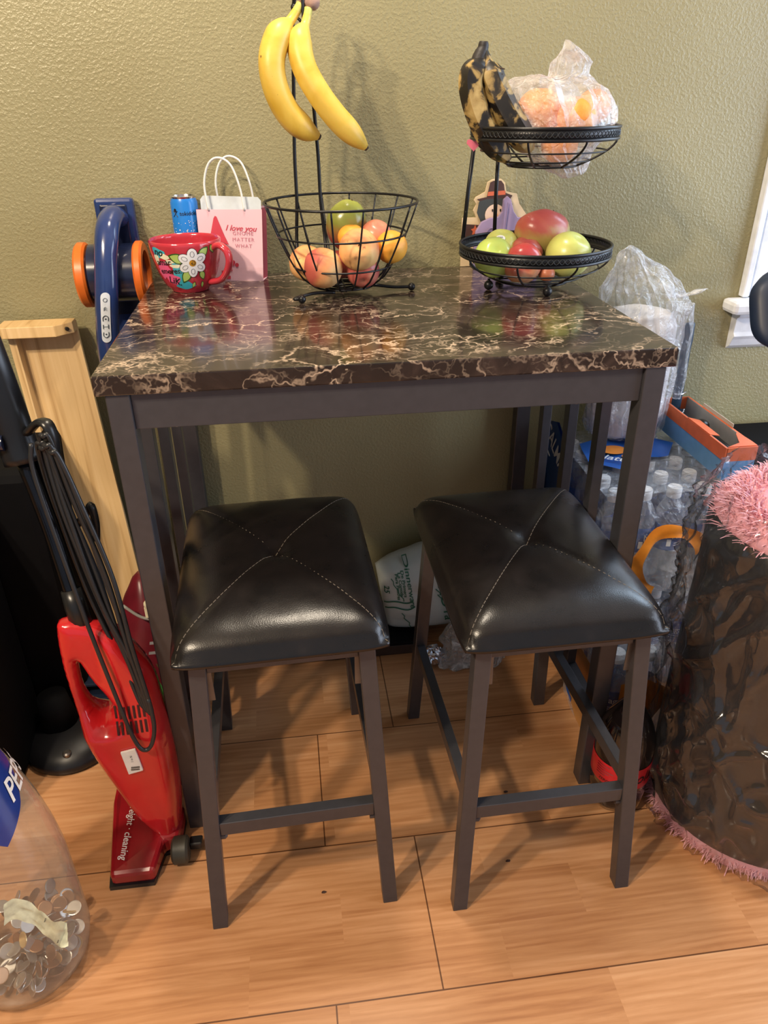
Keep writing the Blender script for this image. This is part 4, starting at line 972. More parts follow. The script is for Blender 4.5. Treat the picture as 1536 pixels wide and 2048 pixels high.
obj('blades', bm, M('vivid green plastic', (.06, .50, .10), .35), gs)
bm = B(); add_lathe(bm, [(.03, 0), (.034, .05), (.036, .14), (.03, .15)], (.000, .155, 0), 20); obj('holder', bm, M('smoky grey plastic', (.12, .14, .17), .3), gs, smooth=True, auto=.7)
bm = B()
add_sack(bm, interp_rings([(.105, .52, .002, .05, .05), (.107, .52, .1, .062, .06), (.107, .52, .25, .06, .055), (.103, .52, .33, .045, .04), (.10, .52, .355, .01, .01)], 4), 24, .008)
wr = single('snack_bag', bm, M('orange white wrapper', (.70, .62, .55), .3, vscale=18, var=.25), 'crumpled wrapper with orange stripe behind the left table slats', 'wrapper', (.107, .52, 0), smooth=True, auto=.6)
bm = B(); add_decal(bm, [(-.012, .19), (.004, .19), (-.006, .31), (-.016, .335)], lambda u, v: (.09+u, .452, v)); obj('orange_stripe', bm, orange_pl, wr)
bm = B(); add_decal(bm, [(.014, .22), (.030, .22), (.026, .27), (.012, .27)], lambda u, v: (.09+u, .452, v)); obj('blue_print', bm, M('blue print', (.03, .08, .3), .4), wr)

# ------------------------------------------------------------------ giant bottle bank
jc = (-.222, -.215, 0)
def jr(z):
    k = [(0, .060), (.006, .080), (.02, .094), (.05, .100), (.22, .098), (.27, .093), (.32, .085), (.37, .074), (.42, .060), (.47, .045), (.52, .032), (.56, .025), (.64, .024)]
    for (a, ra), (b, rb) in zip(k, k[1:]):
        if z <= b: t = (z-a)/(b-a); return ra+(rb-ra)*t
    return k[-1][1]
jg = thing('bottle_bank', 'giant clear soda bottle coin bank with blue label at the lower left', 'bottle', jc)
bm = B(); add_lathe(bm, [(jr(z), z) for z in [0, .003, .006, .012, .02, .035, .05]+[.05+.59*k/36 for k in range(1, 37)]], jc, 64); obj('bottle_wall', bm, film('slightly yellow clear plastic', (.62, .56, .44), .10, .10, 9, .25, edge=.36, bdist=.01), jg, smooth=True)
bm = B(); add_lathe(bm, [(.03, .635), (.03, .665), (.027, .67)], jc, 32); obj('cap', bm, navy_gloss, jg, smooth=True, auto=.6)
def jf(off, a0=-62):
    def f(u, v): a = math.radians(a0)+u/.09; r = jr(v)+off; return (jc[0]+r*math.cos(a), jc[1]+r*math.sin(a), v)
    return f
blue = M('soda label blue', (.012, .035, .19), .25, coat=.3)
bm = B(); add_decal(bm, [(.028, .338), (.08, .375), (.135, .43), (.145, .52), (-.10, .54), (-.12, .48), (-.02, .385)], jf(.0015), 4); lb = obj('label', bm, blue, jg, smooth=True)
bm = B(); add_text(bm, 'PEPSI', .046, jf(.0030), (.115, .402), .05, shear=.25, bold=.0014); obj('logo_lettering', bm, M('cream print', (.85, .80, .72), .4), lb)
coin_m = [M('silver coin', (.50, .48, .44), .35, .8), M('copper coin', (.38, .22, .12), .4, .8), M('gold coin', (.75, .55, .25), .35, .7)]
bm = B(); add_lathe(bm, [(.0105, -.0009), (.0118, -.0006), (.0118, .0006), (.0105, .0009)], (0, 0, 0), 20)
coin0 = obj('coin', bm, coin_m[0]); first = True
random.seed(11)
for k in range(150):
    a = random.uniform(0, 2*PI); z = .010+.062*random.random()**1.2; rr = (jr(z)-.017)*math.sqrt(random.uniform(0, 1))
    if k < 50: a = random.uniform(-PI*.85, .1)
    if k == 0: o = coin0
    else: o = coin0.copy(); COL.objects.link(o)
    o.location = (jc[0]+rr*math.cos(a), jc[1]+rr*math.sin(a), z+.006)
    tilt = random.uniform(.2, 1.3); o.rotation_euler = (tilt*random.choice((1, -1)), random.uniform(-.6, .6), a)
    mi = 0 if random.random() < .7 else 1
    if k % 17 == 3: mi = 2
    o.material_slots[0].link = 'OBJECT'; o.material_slots[0].material = coin_m[mi]
    tag(o, ('tarnished silver coin', 'copper penny', 'gold-coloured coin')[mi]+' in the pile inside the giant bottle', 'coin', 'coins in the giant bottle')
bill = thing('banknote', 'crumpled pale green dollar bill on the coins inside the giant bottle', 'banknote', (-.17, -.25, .12))
bm = B(); nu, nv = 18, 8
def bp(i, j):
    u, v = i/nu, j/nv; x = -.215+.085*u; z = .155-.055*u+.030*v*(1 if u > .5 else .8)+.007*math.sin(u*7); y = -.262+.012*math.sin(u*5)+.018*v
    return (x, y+.006*noise.noise(Vector((u*5, v*5, 0))), z)
G_ = [[bm.verts.new(bp(i, j)) for j in range(nv+1)] for i in range(nu+1)]
for i in range(nu):
    for j in range(nv): bm.faces.new((G_[i][j], G_[i+1][j], G_[i+1][j+1], G_[i][j+1]))
obj('paper', bm, M('banknote paper', (.62, .62, .42), .7, vscale=60, var=.3), bill, smooth=True)
bm = B()
for s, i, j in (('1', 11, 6), ('1', 15, 2)):
    q = Vector(bp(i, j)); add_text(bm, s, .014, lambda u, v: (q.x+u, q.y-.003, q.z+v), (0, 0), -.4, bold=.0004)
obj('numeral', bm, M('dark green ink', (.05, .09, .06), .6), bill)

# ------------------------------------------------------------------ things under the table
bm = B(); add_box(bm, .11, .545, .462, .645, 0, .030); bb = single('flat_box', bm, M('dark brown board', (.055, .028, .018), .6), 'flat dark brown box on the floor under the white printed bag', 'box', (.33, .55, 0), bevel=.003)
bm = B(); add_box(bm, .108, .547, .459, .6455, .0305, .040); obj('lid', bm, black_matte, bb, bevel=.002)
bagw = M('milky white plastic bag', (.62, .68, .66), .35, vscale=10, var=.06); bggreen = M('dark green print', (.03, .16, .09), .5)
wb_ = thing('printed_bag', 'puffy white plastic pack printed in green lying on the flat box', 'bag', (.56, .53, .04))
def wbf(off=0):
    def f(u, v):   # u 0..1 across, v 0..1 up
        z = .042+v*(.165+.06*u); e = (4*u*(1-u))**.35*(4*v*(1-v))**.35 if 0 < u < 1 and 0 < v < 1 else 0
        x = .468-.024*v+u*(.225-.06*v)
        return (x, .535-.062*e-off+.02*v+.004*noise.noise(Vector((u*7, v*7, 1))), z)
    return f
bm = B(); n = 26; f = wbf()
G_ = [[bm.verts.new(f(i/n, j/n)) for j in range(n+1)] for i in range(n+1)]; Gb = [[bm.verts.new((f(i/n, j/n)[0], 1.09-f(i/n, j/n)[1]+.04*(j/n), f(i/n, j/n)[2])) for j in range(n+1)] for i in range(n+1)]
for i in range(n):
    for j in range(n): bm.faces.new((G_[i][j], G_[i+1][j], G_[i+1][j+1], G_[i][j+1])); bm.faces.new((Gb[i][j], Gb[i][j+1], Gb[i+1][j+1], Gb[i+1][j]))
for k in range(n):
    for A_ in (((k, 0), (k+1, 0)), ((k, n), (k+1, n)), ((0, k), (0, k+1)), ((n, k), (n, k+1))):
        a, b = A_; bm.faces.new((G_[a[0]][a[1]], G_[b[0]][b[1]], Gb[b[0]][b[1]], Gb[a[0]][a[1]]))
obj('bag_body', bm, bagw, wb_, smooth=True)
bm = B(); f2 = wbf(.002)
for v0 in (.42, .52):
    add_tube(bm, [f2(.02+.03*k, v0+.03*math.sin(k*.5)+.004*k) for k in range(13)], .0016, 5)
add_tube(bm, [f2(.70+.02*k, .55-.045*k**.8) for k in range(8)], .0014, 5); add_tube(bm, [f2(.70+.03*k, .63-.05*k**.7) for k in range(8)], .0014, 5)
add_tube(bm, [f2(.17+.012*math.sin(k*2)+.012*k, .88-.04*k) for k in range(9)], .0011, 5); add_tube(bm, [f2(.20+.015*math.sin(k*2)+.012*k, .38-.05*k) for k in range(7)], .0011, 5)
for s, u, v, sz in (('Dinnerware', .39, .74, .125), ('De Primera', .32, .78, .07), ('La Comida', .275, .78, .07), ('Para Postres', .23, .75, .07), ('25', .08, .74, .12), ('GURU', .80, .68, .24), ('Ta', .74, .25, .2)):
    add_text(bm, s, sz, lambda a, b: f2(a*.8, b), (u/.8, v), -PI/2-.15, bold=.003)
obj('printing', bm, bggreen, wb_)
bm = B()
add_sack(bm, interp_rings([(.665, .40, .003, .075, .022), (.66, .41, .03, .072, .03), (.645, .42, .07, .055, .03), (.640, .43, .11, .035, .025), (.64, .44, .14, .01, .01)], 7), 48, .022, 1.3)
single('crumpled_wrap', bm, film('crinkled clear cellophane', (.9, .88, .86), .20, .08, 45, 1.0, milky=(22, .6), edge=.6, bdist=.012), 'crumpled clear cellophane on the floor between the stools', 'cellophane', (.63, .44, 0), smooth=True, auto=.35)
bm = B(); add_sphere(bm, (.570, .418, .026), .026, 26, (1.2, .9, .9), lambda d: 1+.3*noise.noise(d*5)+.15*noise.noise(d*13)); single('foil_ball', bm, M('crinkled foil', (.75, .80, .92), .14, 1, bmp=.9, vscale=70), 'shiny crumpled silver foil ball beside the cellophane', 'foil', (.570, .418, 0), smooth=False)

# ------------------------------------------------------------------ water bottles
def bottle_prof(s=1):
    k = [(.024, 0), (.030, .004), (.031, .012)]
    z = .012
    while z < .15: k += [(.0312, z+.004), (.0296, z+.008)]; z += .0105
    k += [(.0312, .166), (.0305, .176), (.026, .190), (.018, .204), (.0125, .214), (.0125, .222)]
    return k
bot_film = film('water bottle plastic', (.88, .93, 1.0), .06, .06, 40, .2, edge=.40)
cap_m = M('white bottle cap', (.90, .89, .88), .45); lab_m = M('royal blue bottle label', (.012, .07, .30), .35)
bt = thing('water_bottle', 'x', 'bottle', (0, 0, 0))
bm = B(); add_lathe(bm, bottle_prof(), (0, 0, 0), 20); bbody = obj('bottle_body', bm, bot_film, bt, False, smooth=True)
bm = B(); add_lathe(bm, [(.0150, .214), (.0155, .216), (.0155, .232), (.0140, .235)], (0, 0, 0), 22); obj('cap', bm, cap_m, bt, False, smooth=True, auto=.6)
bm = B(); add_lathe(bm, [(.0316, .104), (.0320, .105), (.0320, .158), (.0316, .159)], (0, 0, 0), 24, cap0=False, cap1=False); ob_l = obj('label_band', bm, lab_m, bt, False, smooth=True)
bm = B()
def wf(u, v): a = -PI/2+u/.0323; return (.0323*math.cos(a), .0323*math.sin(a), v)
add_text(bm, 'Niagara', .020, wf, (.004, .137), 0, bold=.0003); add_decal(bm, [(-.036, .114), (-.027, .114), (-.027, .130), (-.036, .130)], wf, 1)
for dv in (0, .005): add_tube(bm, [wf(-.02+.004*k, .116+dv) for k in range(12)], .0006, 4)
obj('label_print', bm, white_pl, ob_l, False)
used = [False]
def put_bottle(x, y, z, label, group, rz):
    o = bt if not used[0] else copy_tree(bt)
    used[0] = True; o.location = (x, y, z); o.rotation_euler = (0, 0, rz); o['label'] = label; o['group'] = group; o.scale = (1, 1, 1.07)
    return o
random.seed(5)
spots = []
BX, BY, PT = .925, .312, .0655
for i in range(5):
    for j in range(5): spots.append((BX+i*PT, BY+j*PT, .2575, 'white-capped water bottle in the upper shrink-wrapped pack', 'bottles in the upper water pack'))
for i in range(5): spots.append((BX+i*PT, BY, 0.0, 'water bottle in the front row of the pack under the upper water pack', 'bottles in the bottom water pack'))
for j in range(1, 5): spots.append((BX, BY+j*PT, 0.0, 'water bottle along the left side of the pack under the upper water pack', 'bottles in the bottom water pack, left side'))
for i, j in ((1, 4), (2, 4), (3, 4), (4, 4), (4, 1), (4, 2), (4, 3)): spots.append((BX+i*PT, BY+j*PT, 0.0, 'water bottle at the back of the pack under the upper water pack', 'bottles in the bottom water pack, back'))
for i in range(2):
    for j in range(3): spots.append((.884+i*PT, .108+j*.064, 0.0, 'water bottle in the low front pack behind the cola bottle', 'bottles in the low front water pack'))
for s_ in spots: put_bottle(s_[0], s_[1], s_[2]+.001, s_[3], s_[4], random.uniform(-.9, .9))
wrap_m = film('shrink wrap', (.88, .93, 1.0), .06, .07, 30, 1.0, milky=(16, .14), edge=.3, bdist=.012)
pack_blue = M('blue pack print', (.02, .12, .48), .3); pack_org = M('orange pack print', (.85, .28, .03), .3, vscale=25, var=.15)
def film_box(bm, x0, x1, y0, y1, z0, z1, n=14, amp=.006):
    # rounded wrinkled box surface
    def P(u, v, w):
        x, y, z = x0+(x1-x0)*u, y0+(y1-y0)*v, z0+(z1-z0)*w; q = Vector((x, y, z)); k = noise.noise(q*28)*amp+noise.noise(q*70)*amp*.3
        c = Vector(((x0+x1)/2, (y0+y1)/2, (z0+z1)/2)); d = (q-c); d = Vector((d.x/(x1-x0), d.y/(y1-y0), d.z/(z1-z0))); return q+d*(k/.5)
    vs = {}
    def V(i, j, k):
        if (i, j, k) not in vs: vs[i, j, k] = bm.verts.new(P(i/n, j/n, k/n))
        return vs[i, j, k]
    for a in range(n):
        for b in range(n):
            for m_ in (0, n):
                bm.faces.new((V(m_, a, b), V(m_, a+1, b), V(m_, a+1, b+1), V(m_, a, b+1)))
                bm.faces.new((V(a, m_, b), V(a+1, m_, b), V(a+1, m_, b+1), V(a, m_, b+1)))
                if m_ == n: bm.faces.new((V(a, b, m_), V(a+1, b, m_), V(a+1, b+1, m_), V(a, b+1, m_)))
def pack(label, x0, x1, y0, y1, z0, z1):
    t = thing('shrink_wrapped_pack', label, 'water pack', ((x0+x1)/2, (y0+y1)/2, z0)); bm = B(); film_box(bm, x0, x1, y0, y1, z0, z1); obj('wrap_film', bm, wrap_m, t, smooth=True, auto=.4); return t
e_ = .036
up_ = pack('clear shrink wrap with blue and orange print round the upper water pack', BX-e_, BX+4*PT+e_, BY-e_, BY+4*PT+e_, .262, .5155)
lo_ = pack('clear shrink wrap round the bottom water pack on the floor', BX-e_, BX+4*PT+e_, BY-e_, BY+4*PT+e_, .003, .256)
fr_ = pack('clear shrink wrap round the low front water pack by the cola bottle', .884-.034, .884+PT+.034, .108-.033, .108+.128+.033, .003, .257)
# orange arch with oval handle hole on the front of the upper pack
yf = BY-e_-.008
def arch(bm, cx, cz, rx, rz, w, a0, a1, y, t=.0015, n=40):
    A_ = []
    for k in range(n+1):
        a = a0+(a1-a0)*k/n; ww = w*(1+.15*math.sin(k*.5))
        A_.append([bm.verts.new((cx+(rx+ww*q/3)*math.cos(a), y-.003*math.sin(k*.6)-.0035*math.sin(q*2.2+k*.25), cz+(rz+ww*q/3)*math.sin(a))) for q in range(4)])
    for p, q in zip(A_, A_[1:]):
        for k in range(3): bm.faces.new((p[k], q[k], q[k+1], p[k+1]))
bm = B(); arch(bm, 1.050, .345, .058, .066, .030, math.radians(15), math.radians(250), yf); obj('orange_band', bm, pack_org, up_, smooth=True)
bm = B()
add_decal(bm, [(.905, .42), (.925, .53), (1.06, .56), (1.14, .50), (1.10, .44), (1.05, .43), (.98, .37)], lambda u, v: (u, v, .5225+.003*math.sin(u*50+v*30)), 3); tp = obj('top_print', bm, pack_blue, up_, smooth=True, label='blue printed patch on top of the wrap')
bm = B(); add_decal(bm, ell(.985, .475, .030, .024), lambda u, v: (u, v, .5265), 1); add_decal(bm, ell(1.0, .437, .012, .010), lambda u, v: (u, v, .5265), 1); obj('orange_motif', bm, pack_org, tp)
bm = B(); add_text(bm, 'Natural', .034, lambda u, v: (u, v, .5272), (.975, .425), -.5, shear=.3, bold=.001); obj('top_lettering', bm, white_pl, tp)
bm = B(); xl = BX-e_-.007
add_decal(bm, [(.31, .27), (.42, .27), (.50, .33), (.56, .42), (.60, .475), (.50, .470), (.42, .41), (.31, .36)], lambda u, v: (xl+.002*math.sin(u*60), u, v), 2); sp_ = obj('side_print', bm, pack_blue, up_, smooth=True, label='blue printed side of the wrap')
bm = B(); add_decal(bm, [(.306, .27), (.37, .27), (.345, .36), (.306, .385)], lambda u, v: (xl-.003, u, v), 1); add_text(bm, '©', .03, lambda u, v: (xl-.004, .33-u, v), (0, .32)); obj('orange_side', bm, pack_org, sp_)
bm = B(); add_decal(bm, [(.09, .02), (.17, .02), (.24, .06), (.27, .16), (.20, .20), (.09, .20)], lambda u, v: (.884-.034-.008, u, v), 1); fo_ = obj('side_print', bm, M('tan orange pack print', (.55, .26, .08), .35), fr_, label='tan and blue print on the low pack')
bm = B(); arch(bm, 0, 0, .05, .07, .012, PI*.9, PI*1.5, 0); bmesh.ops.transform(bm, matrix=Matrix(((0, 0, 0, .884-.034-.0095), (-1, 0, 0, .20), (0, 0, 1, .12), (0, 0, 0, 1))), verts=bm.verts[:]); obj('blue_edge', bm, pack_blue, fo_)
bm = B(); add_decal(bm, [(.88, .10), (.96, .10), (1.0, .17), (.93, .21), (.88, .20)], lambda u, v: (u, .108-.033-.008, v), 1); obj('front_print', bm, pack_org, fr_)
# snack pouch "CAL"
cp = thing('blue_pouch', 'blue printed pouch lettered CAL standing behind the right table slats', 'pouch', (.858, .53, 0))
def cpf(off): return lambda u, v: (.864-off-.010*math.sin(min(1, max(0, (v-.3)/.3))*PI)+.06*max(0, v-.3), .61-u, v)
bm = B(); o1 = [(0, .0), (.20, .0), (.20, .40), (.17, .47), (.12, .535), (.05, .565), (0, .55)]
add_decal(bm, o1, cpf(0), 3); add_decal(bm, o1, cpf(-.006), 2); obj('pouch_front', bm, M('deep blue pouch', (.015, .07, .27), .3), cp, smooth=True)
bm = B(); add_text(bm, 'CALMA', .046, cpf(.003), (.075, .515), -.35, bold=.0012); add_tube(bm, [cpf(.003)(.030, .495), cpf(.003)(.060, .485)], .0015, 4); obj('lettering', bm, white_pl, cp)
bm = B(); add_decal(bm, [(0, .30), (.05, .30), (.055, .42), (.035, .46), (.01, .47)], cpf(.003), 2); obj('picture', bm, M('peach picture print', (.5, .2, .13), .5, vscale=50, var=.4), cp)

# big cola bottle
kc = (.855, -.030)
ck = thing('cola_bottle', 'big dark cola bottle with a red label beside the right stool', 'bottle', (kc[0], kc[1], 0))
kp = [(.030, 0), (.046, .004), (.053, .02), (.054, .05), (.050, .058), (.054, .066), (.0545, .12), (.0545, .155), (.052, .175), (.047, .195), (.038, .215), (.026, .235), (.016, .252), (.014, .27)]
bm = B(); add_lathe(bm, kp, (kc[0], kc[1], 0), 44, wob=lambda a, z: 1+(.05*math.cos(5*a) if z < .03 else 0)); obj('bottle_body', bm, M('dark cola in clear plastic', (.012, .008, .008), .06, coat=.8), ck, smooth=True)
bm = B(); add_lathe(bm, [(.0552, .075), (.0556, .076), (.0556, .125), (.0552, .126)], (kc[0], kc[1], 0), 44, cap0=False, cap1=False); kl = obj('label_band', bm, M('red label', (.65, .02, .03), .3), ck, smooth=True)
bm = B(); add_lathe(bm, [(.016, .265), (.016, .285), (.014, .288)], (kc[0], kc[1], 0), 24); obj('cap', bm, M('red cap', (.6, .03, .03), .4), ck, smooth=True, auto=.6)
bm = B()
def kf(u, v): a = math.radians(-110)+u/.0556; return (kc[0]+.0561*math.cos(a), kc[1]+.0561*math.sin(a), v)
for k, r_ in enumerate(('ZERO SUGAR', 'ZERO SUGAR')): add_text(bm, r_, .009, kf, (-.02+.0*k, .085), 0, bold=.0002)
for k in range(5): add_tube(bm, [kf(-.055+.004*q, .095+k*.006) for q in range(6+k % 3*2)], .0005, 4)
obj('fine_print', bm, ink, kl)
bm = B(); add_text(bm, 'Cola', .034, kf, (.030, .101), .1, shear=.4, bold=.0006); obj('script_lettering', bm, ink, kl)

# tall white sack in clear bag
sk_ = thing('rice_sack', 'white bulging sack in a knotted clear bag standing right of the table', 'sack', (1.06, .58, .48))
bm = B(); keys = [(1.042, .573, .524, .050, .03), (1.042, .573, .532, .080, .060), (1.042, .573, .58, .086, .068), (1.042, .573, .70, .088, .070), (1.042, .573, .785, .086, .068), (1.040, .573, .812, .076, .058), (1.040, .573, .822, .040, .03)]
add_sack(bm, interp_rings(keys, 5), 56, .0035, .5); obj('contents', bm, M('white granules', (.88, .84, .82), .7, vscale=8), sk_, smooth=True)
bm = B(); keys = [(1.045, .570, .520, .05, .035), (1.045, .570, .530, .086, .066), (1.045, .570, .62, .094, .074), (1.045, .570, .78, .096, .074), (1.048, .568, .83, .097, .068), (1.035, .565, .875, .078, .046), (1.018, .565, .915, .048, .026), (1.005, .565, .942, .026, .014), (1.000, .565, .956, .006, .005)]
add_sack(bm, interp_rings(keys, 6), 64, .012, .9)
add_tube(bm, [crumple(q, .004) for q in smooth_path([(1.09, .55, .856), (1.120, .545, .852), (1.145, .54, .858), (1.172, .535, .868)], 4)], [.02, .014, .010, .008, .007, .007, .007, .008, .010, .010, .008, .004, .001], 12, flat=(1, .5))
add_sack(bm, interp_rings([(1.165, .57, .606, .010, .012), (1.162, .57, .66, .016, .014), (1.152, .568, .76, .020, .018), (1.130, .565, .83, .03, .03)], 5), 24, .005)
obj('clear_bag', bm, film('heavy clear bag', (.88, .91, .97), .08, .10, 30, 1.0, milky=(15, .32), edge=.5, bdist=.012), sk_, smooth=True, auto=.45)

# orange and blue box with dark handle; black block added to stand for the dark region beside it
bm = B(); add_box(bm, 1.262, 1.52, .345, .645, 0, .50); single('dark_filler', bm, black_matte, 'plain black block added to fill the dark region under the window', 'filler block', (1.36, .48, 0), bevel=.01)
ob = thing('open_box', 'long open cardboard box, orange above and light blue below, under the window', 'box', (1.2, .46, .53))
bx0, bx1, by0, by1 = 1.146, 1.214, .300, .600
bo = M('orange printed card', (.80, .16, .05), .5); bbm = M('light blue printed card', (.16, .36, .62), .5); bi = M('grey card inside', (.30, .29, .28), .8)
def tilt(u, v, z): return (u, v, z)
def walls(bm, z0, z1, e=0):
    add_box(bm, bx0-e, bx0+.003, by0, by1, z0, z1); add_box(bm, bx1-.003, bx1+e, by0, by1, z0, z1); add_box(bm, bx0+.003, bx1-.003, by0-e, by0+.003, z0, z1); add_box(bm, bx0+.003, bx1-.003, by1-.003, by1, z0, z1)
bm = B(); walls(bm, .524, .566); obj('lower_walls', bm, bbm, ob)
bm = B(); walls(bm, .566, .596, .001); obj('upper_walls', bm, bo, ob)
bm = B(); add_box(bm, bx0+.003, bx1-.003, by0+.003, by1-.003, .523, .528); obj('inner_floor', bm, bi, ob)
bm = B(); add_box(bm, bx1-.0045, bx1-.0031, by0+.003, by1-.003, .529, .5955); add_box(bm, bx0+.0031, bx0+.0045, by0+.003, by1-.003, .529, .5955); obj('inner_wall', bm, bi, ob)
bm = B(); add_plate(bm, [(.37, 0), (.47, 0), (.465, .028), (.375, .026)], lambda u, v, w: (bx0+v, u, .5965+w-v*.25), .0015); add_plate(bm, [(.303, 0), (.325, 0), (.375, .004), (.365, .012), (.320, .03), (.303, .064)], lambda u, v, w: (bx1-v, u, .5965+w), .0015); obj('flap', bm, bo, ob)
bm = B(); add_plate(bm, [(.40, .597), (.53, .597), (.53, .605), (.40, .605)], lambda u, v, w: (bx1+w, u, v), .002); obj('torn_edge', bm, M('kraft card edge', (.5, .42, .33), .8), ob)
bm = B(); add_sphere(bm, (1.185, .47, .578), .014, 16, (1, 1.4, .8)); add_tube(bm, [(1.185, .46, .572), (1.192, .38, .565), (1.19, .33, .562)], .006, 8); single('small_tool', bm, black_pl, 'small black knobbed tool lying inside the open orange box', 'tool', (1.205, .45, .54), smooth=True)
dh = thing('dark_handle', 'dark blue flat handle standing up out of the orange box beside the sack', 'handle', (1.185, .60, .54))
bm = B(); add_tube(bm, smooth_path([(1.172, .578, .532), (1.172, .576, .61), (1.172, .578, .70), (1.170, .58, .770), (1.169, .58, .782)], 4), [.010]*10+[.012]*4+[.010, .009, .005], 12, flat=(1.25, .45)); obj('grip', bm, M('dark slate blue plastic', (.03, .06, .10), .3), dh, smooth=True)
bm = B(); add_tube(bm, [(1.158, .568, .617), (1.172, .563, .615), (1.186, .568, .620)], .002, 6); add_tube(bm, smooth_path([(1.156, .565, .582), (1.168, .555, .568), (1.184, .56, .572), (1.188, .565, .578)], 4), .003, 6); obj('steel_ring', bm, M('bright steel', (.8, .82, .85), .15, 1), dh, smooth=True)

# ------------------------------------------------------------------ rolled rug in plastic
rc = (1.112, -.070); RR = .186
rug = thing('rolled_rug', 'rolled pink shag rug, black backing outward, wrapped in clear plastic at right', 'rug', (rc[0], rc[1], 0))
bm = B(); add_lathe(bm, [(RR-.02, .015), (RR-.004, .02)]+[(RR+.004*math.sin(z*9), z) for z in [.03+.59*k/20 for k in range(21)]]+[(RR-.012, .638), (.05, .642)], (rc[0], rc[1], 0), 72, wob=lambda a, z: 1+.012*noise.noise(Vector((math.cos(a)*2, math.sin(a)*2, z*3)))); obj('backing', bm, M('charcoal rug backing', (.012, .011, .013), .5, bmp=.3, vscale=200), rug, smooth=True)
shag_m = M('pink shag yarn', (.78, .40, .45), .75, vscale=12, var=.18)
bm = B(); random.seed(3)
def strand(p0, d, L, w):
    side = Vector((random.uniform(-1, 1), random.uniform(-1, 1), 0)).normalized()*w; q = []
    for k in range(5):
        t = k/4; c = Vector(p0)+Vector(d)*L*t+Vector((0, 0, -1))*L*.45*t*t; q.append((bm.verts.new(c-side*(1-.7*t)), bm.verts.new(c+side*(1-.7*t))))
    for a, b in zip(q, q[1:]): bm.faces.new((a[0], a[1], b[1], b[0]))
for k in range(5200):
    a = random.uniform(0, 2*PI); r = (RR-.012)*math.sqrt(random.random())
    out = Vector((math.cos(a), math.sin(a), 0)); d = (out*random.uniform(.1, .9)*(r/RR)+Vector((random.uniform(-.5, .5), random.uniform(-.5, .5), random.uniform(.5, 1)))).normalized()
    strand((rc[0]+r*math.cos(a), rc[1]+r*math.sin(a), .642+.018*math.sin(r*60)), d, random.uniform(.022, .042), .0022)
for k in range(1600):
    a = random.uniform(PI*.75, 2*PI+.1); d = (Vector((math.cos(a), math.sin(a), 0))*random.uniform(.2, .9)+Vector((random.uniform(-.6, .6), random.uniform(-.6, .6), random.uniform(.2, .8)))).normalized()
    strand((rc[0]+(RR-.004)*math.cos(a), rc[1]+(RR-.004)*math.sin(a), random.uniform(.006, .022)), d, random.uniform(.016, .028), .002)
tag(obj('pink_pile', bm, shag_m, rug), kind='stuff')
bm = B(); add_lathe(bm, [(RR+.002, .003), (RR+.006, .010), (RR+.004, .026), (RR-.004, .03)], (rc[0], rc[1], 0), 64); add_lathe(bm, [(RR-.012, .625), (RR-.008, .638), (RR-.03, .655), (.03, .664)], (rc[0], rc[1], 0), 64, cap1=True); obj('pink_edge', bm, M('pink rug base', (.66, .30, .35), .8, bmp=.6, vscale=90), rug, smooth=True)
bm = B(); n = 260; m_ = 130; R_ = []
def wrapr(a, z):
    q = Vector((math.cos(a)*1.4, math.sin(a)*1.4, z*2.2)); dia = Vector((a*3.0+z*6.0, z*3.5-a*1.2, 0))
    fold = abs(noise.noise(dia))*2; fine = noise.noise(Vector((a*9+z*18, z*9-a*4, 2)))
    f2 = 1-min(1, abs(noise.noise(Vector((a*1.6-z*8.0+4, z*2.0+a*.6, 5))))*5); f3 = 1-min(1, abs(noise.noise(Vector((a*3.5+z*4, z*9-a*2.0, 9))))*4)
    return RR+.012+.012*(abs(noise.noise(q*1.0)))+.013*(1-min(1, fold*2.2))**2+.010*f2**2+.009*f3**2+.0009*fine
for j in range(m_+1):
    z = .002+.69*j/m_; row = []
    for i in range(n):
        a = 2*PI*i/n; r = wrapr(a, z)
        if z < .02: r -= .006*(1-z/.02)
        if z > .63: r -= (z-.63)*.35
        row.append(bm.verts.new((rc[0]+r*math.cos(a), rc[1]+r*math.sin(a), z+(.010*noise.noise(Vector((a*3, 0, 0))) if j == m_ else 0))))
    R_.append(row)
for a, b in zip(R_, R_[1:]):
    for k in range(n): bm.faces.new((a[k], a[(k+1)%n], b[(k+1)%n], b[k]))
obj('plastic_sleeve', bm, film('glossy clear sleeve', (.10, .11, .13), .05, .12, 12, .25, milky=(5, .12), edge=.25, bdist=.004, gl=1.3), rug, smooth=True)

# ------------------------------------------------------------------ dark chair back at the right edge
ch = thing('padded_chair', 'dark navy padded chair whose rounded back shows at the right edge by the window', 'chair', (1.42, .22, 0))
nv_f = M('dark navy upholstery', (.012, .022, .05), .45)
bm = B(); n = 28
def cs(u, v, s):
    e = (max(0, 1-abs(u)**4)*max(0, 1-abs(v)**4))**.5
    x = u*math.sqrt(1-v*v*.5*abs(v)**2); z = v*math.sqrt(1-u*u*.5*abs(u)**2)
    return (1.158+.22*(x+1), .325+.02*u*u-s*.030*e+.05*z, .862+.098*z)
for s in (1, -1):
    G_ = [[bm.verts.new(cs(-1+2*i/n, -1+2*j/n, s)) for j in range(n+1)] for i in range(n+1)]
    for i in range(n):
        for j in range(n): bm.faces.new((G_[i][j], G_[i+1][j], G_[i+1][j+1], G_[i][j+1]))
bk = obj('backrest', bm, nv_f, ch, smooth=True)
bm = B(); add_tube(bm, smooth_path([(1.34, .31, .84), (1.38, .315, .66), (1.42, .26, .46)], 5), .018, 12, flat=(1.6, .5)); obj('back_support', bm, black_pl, ch, smooth=True)
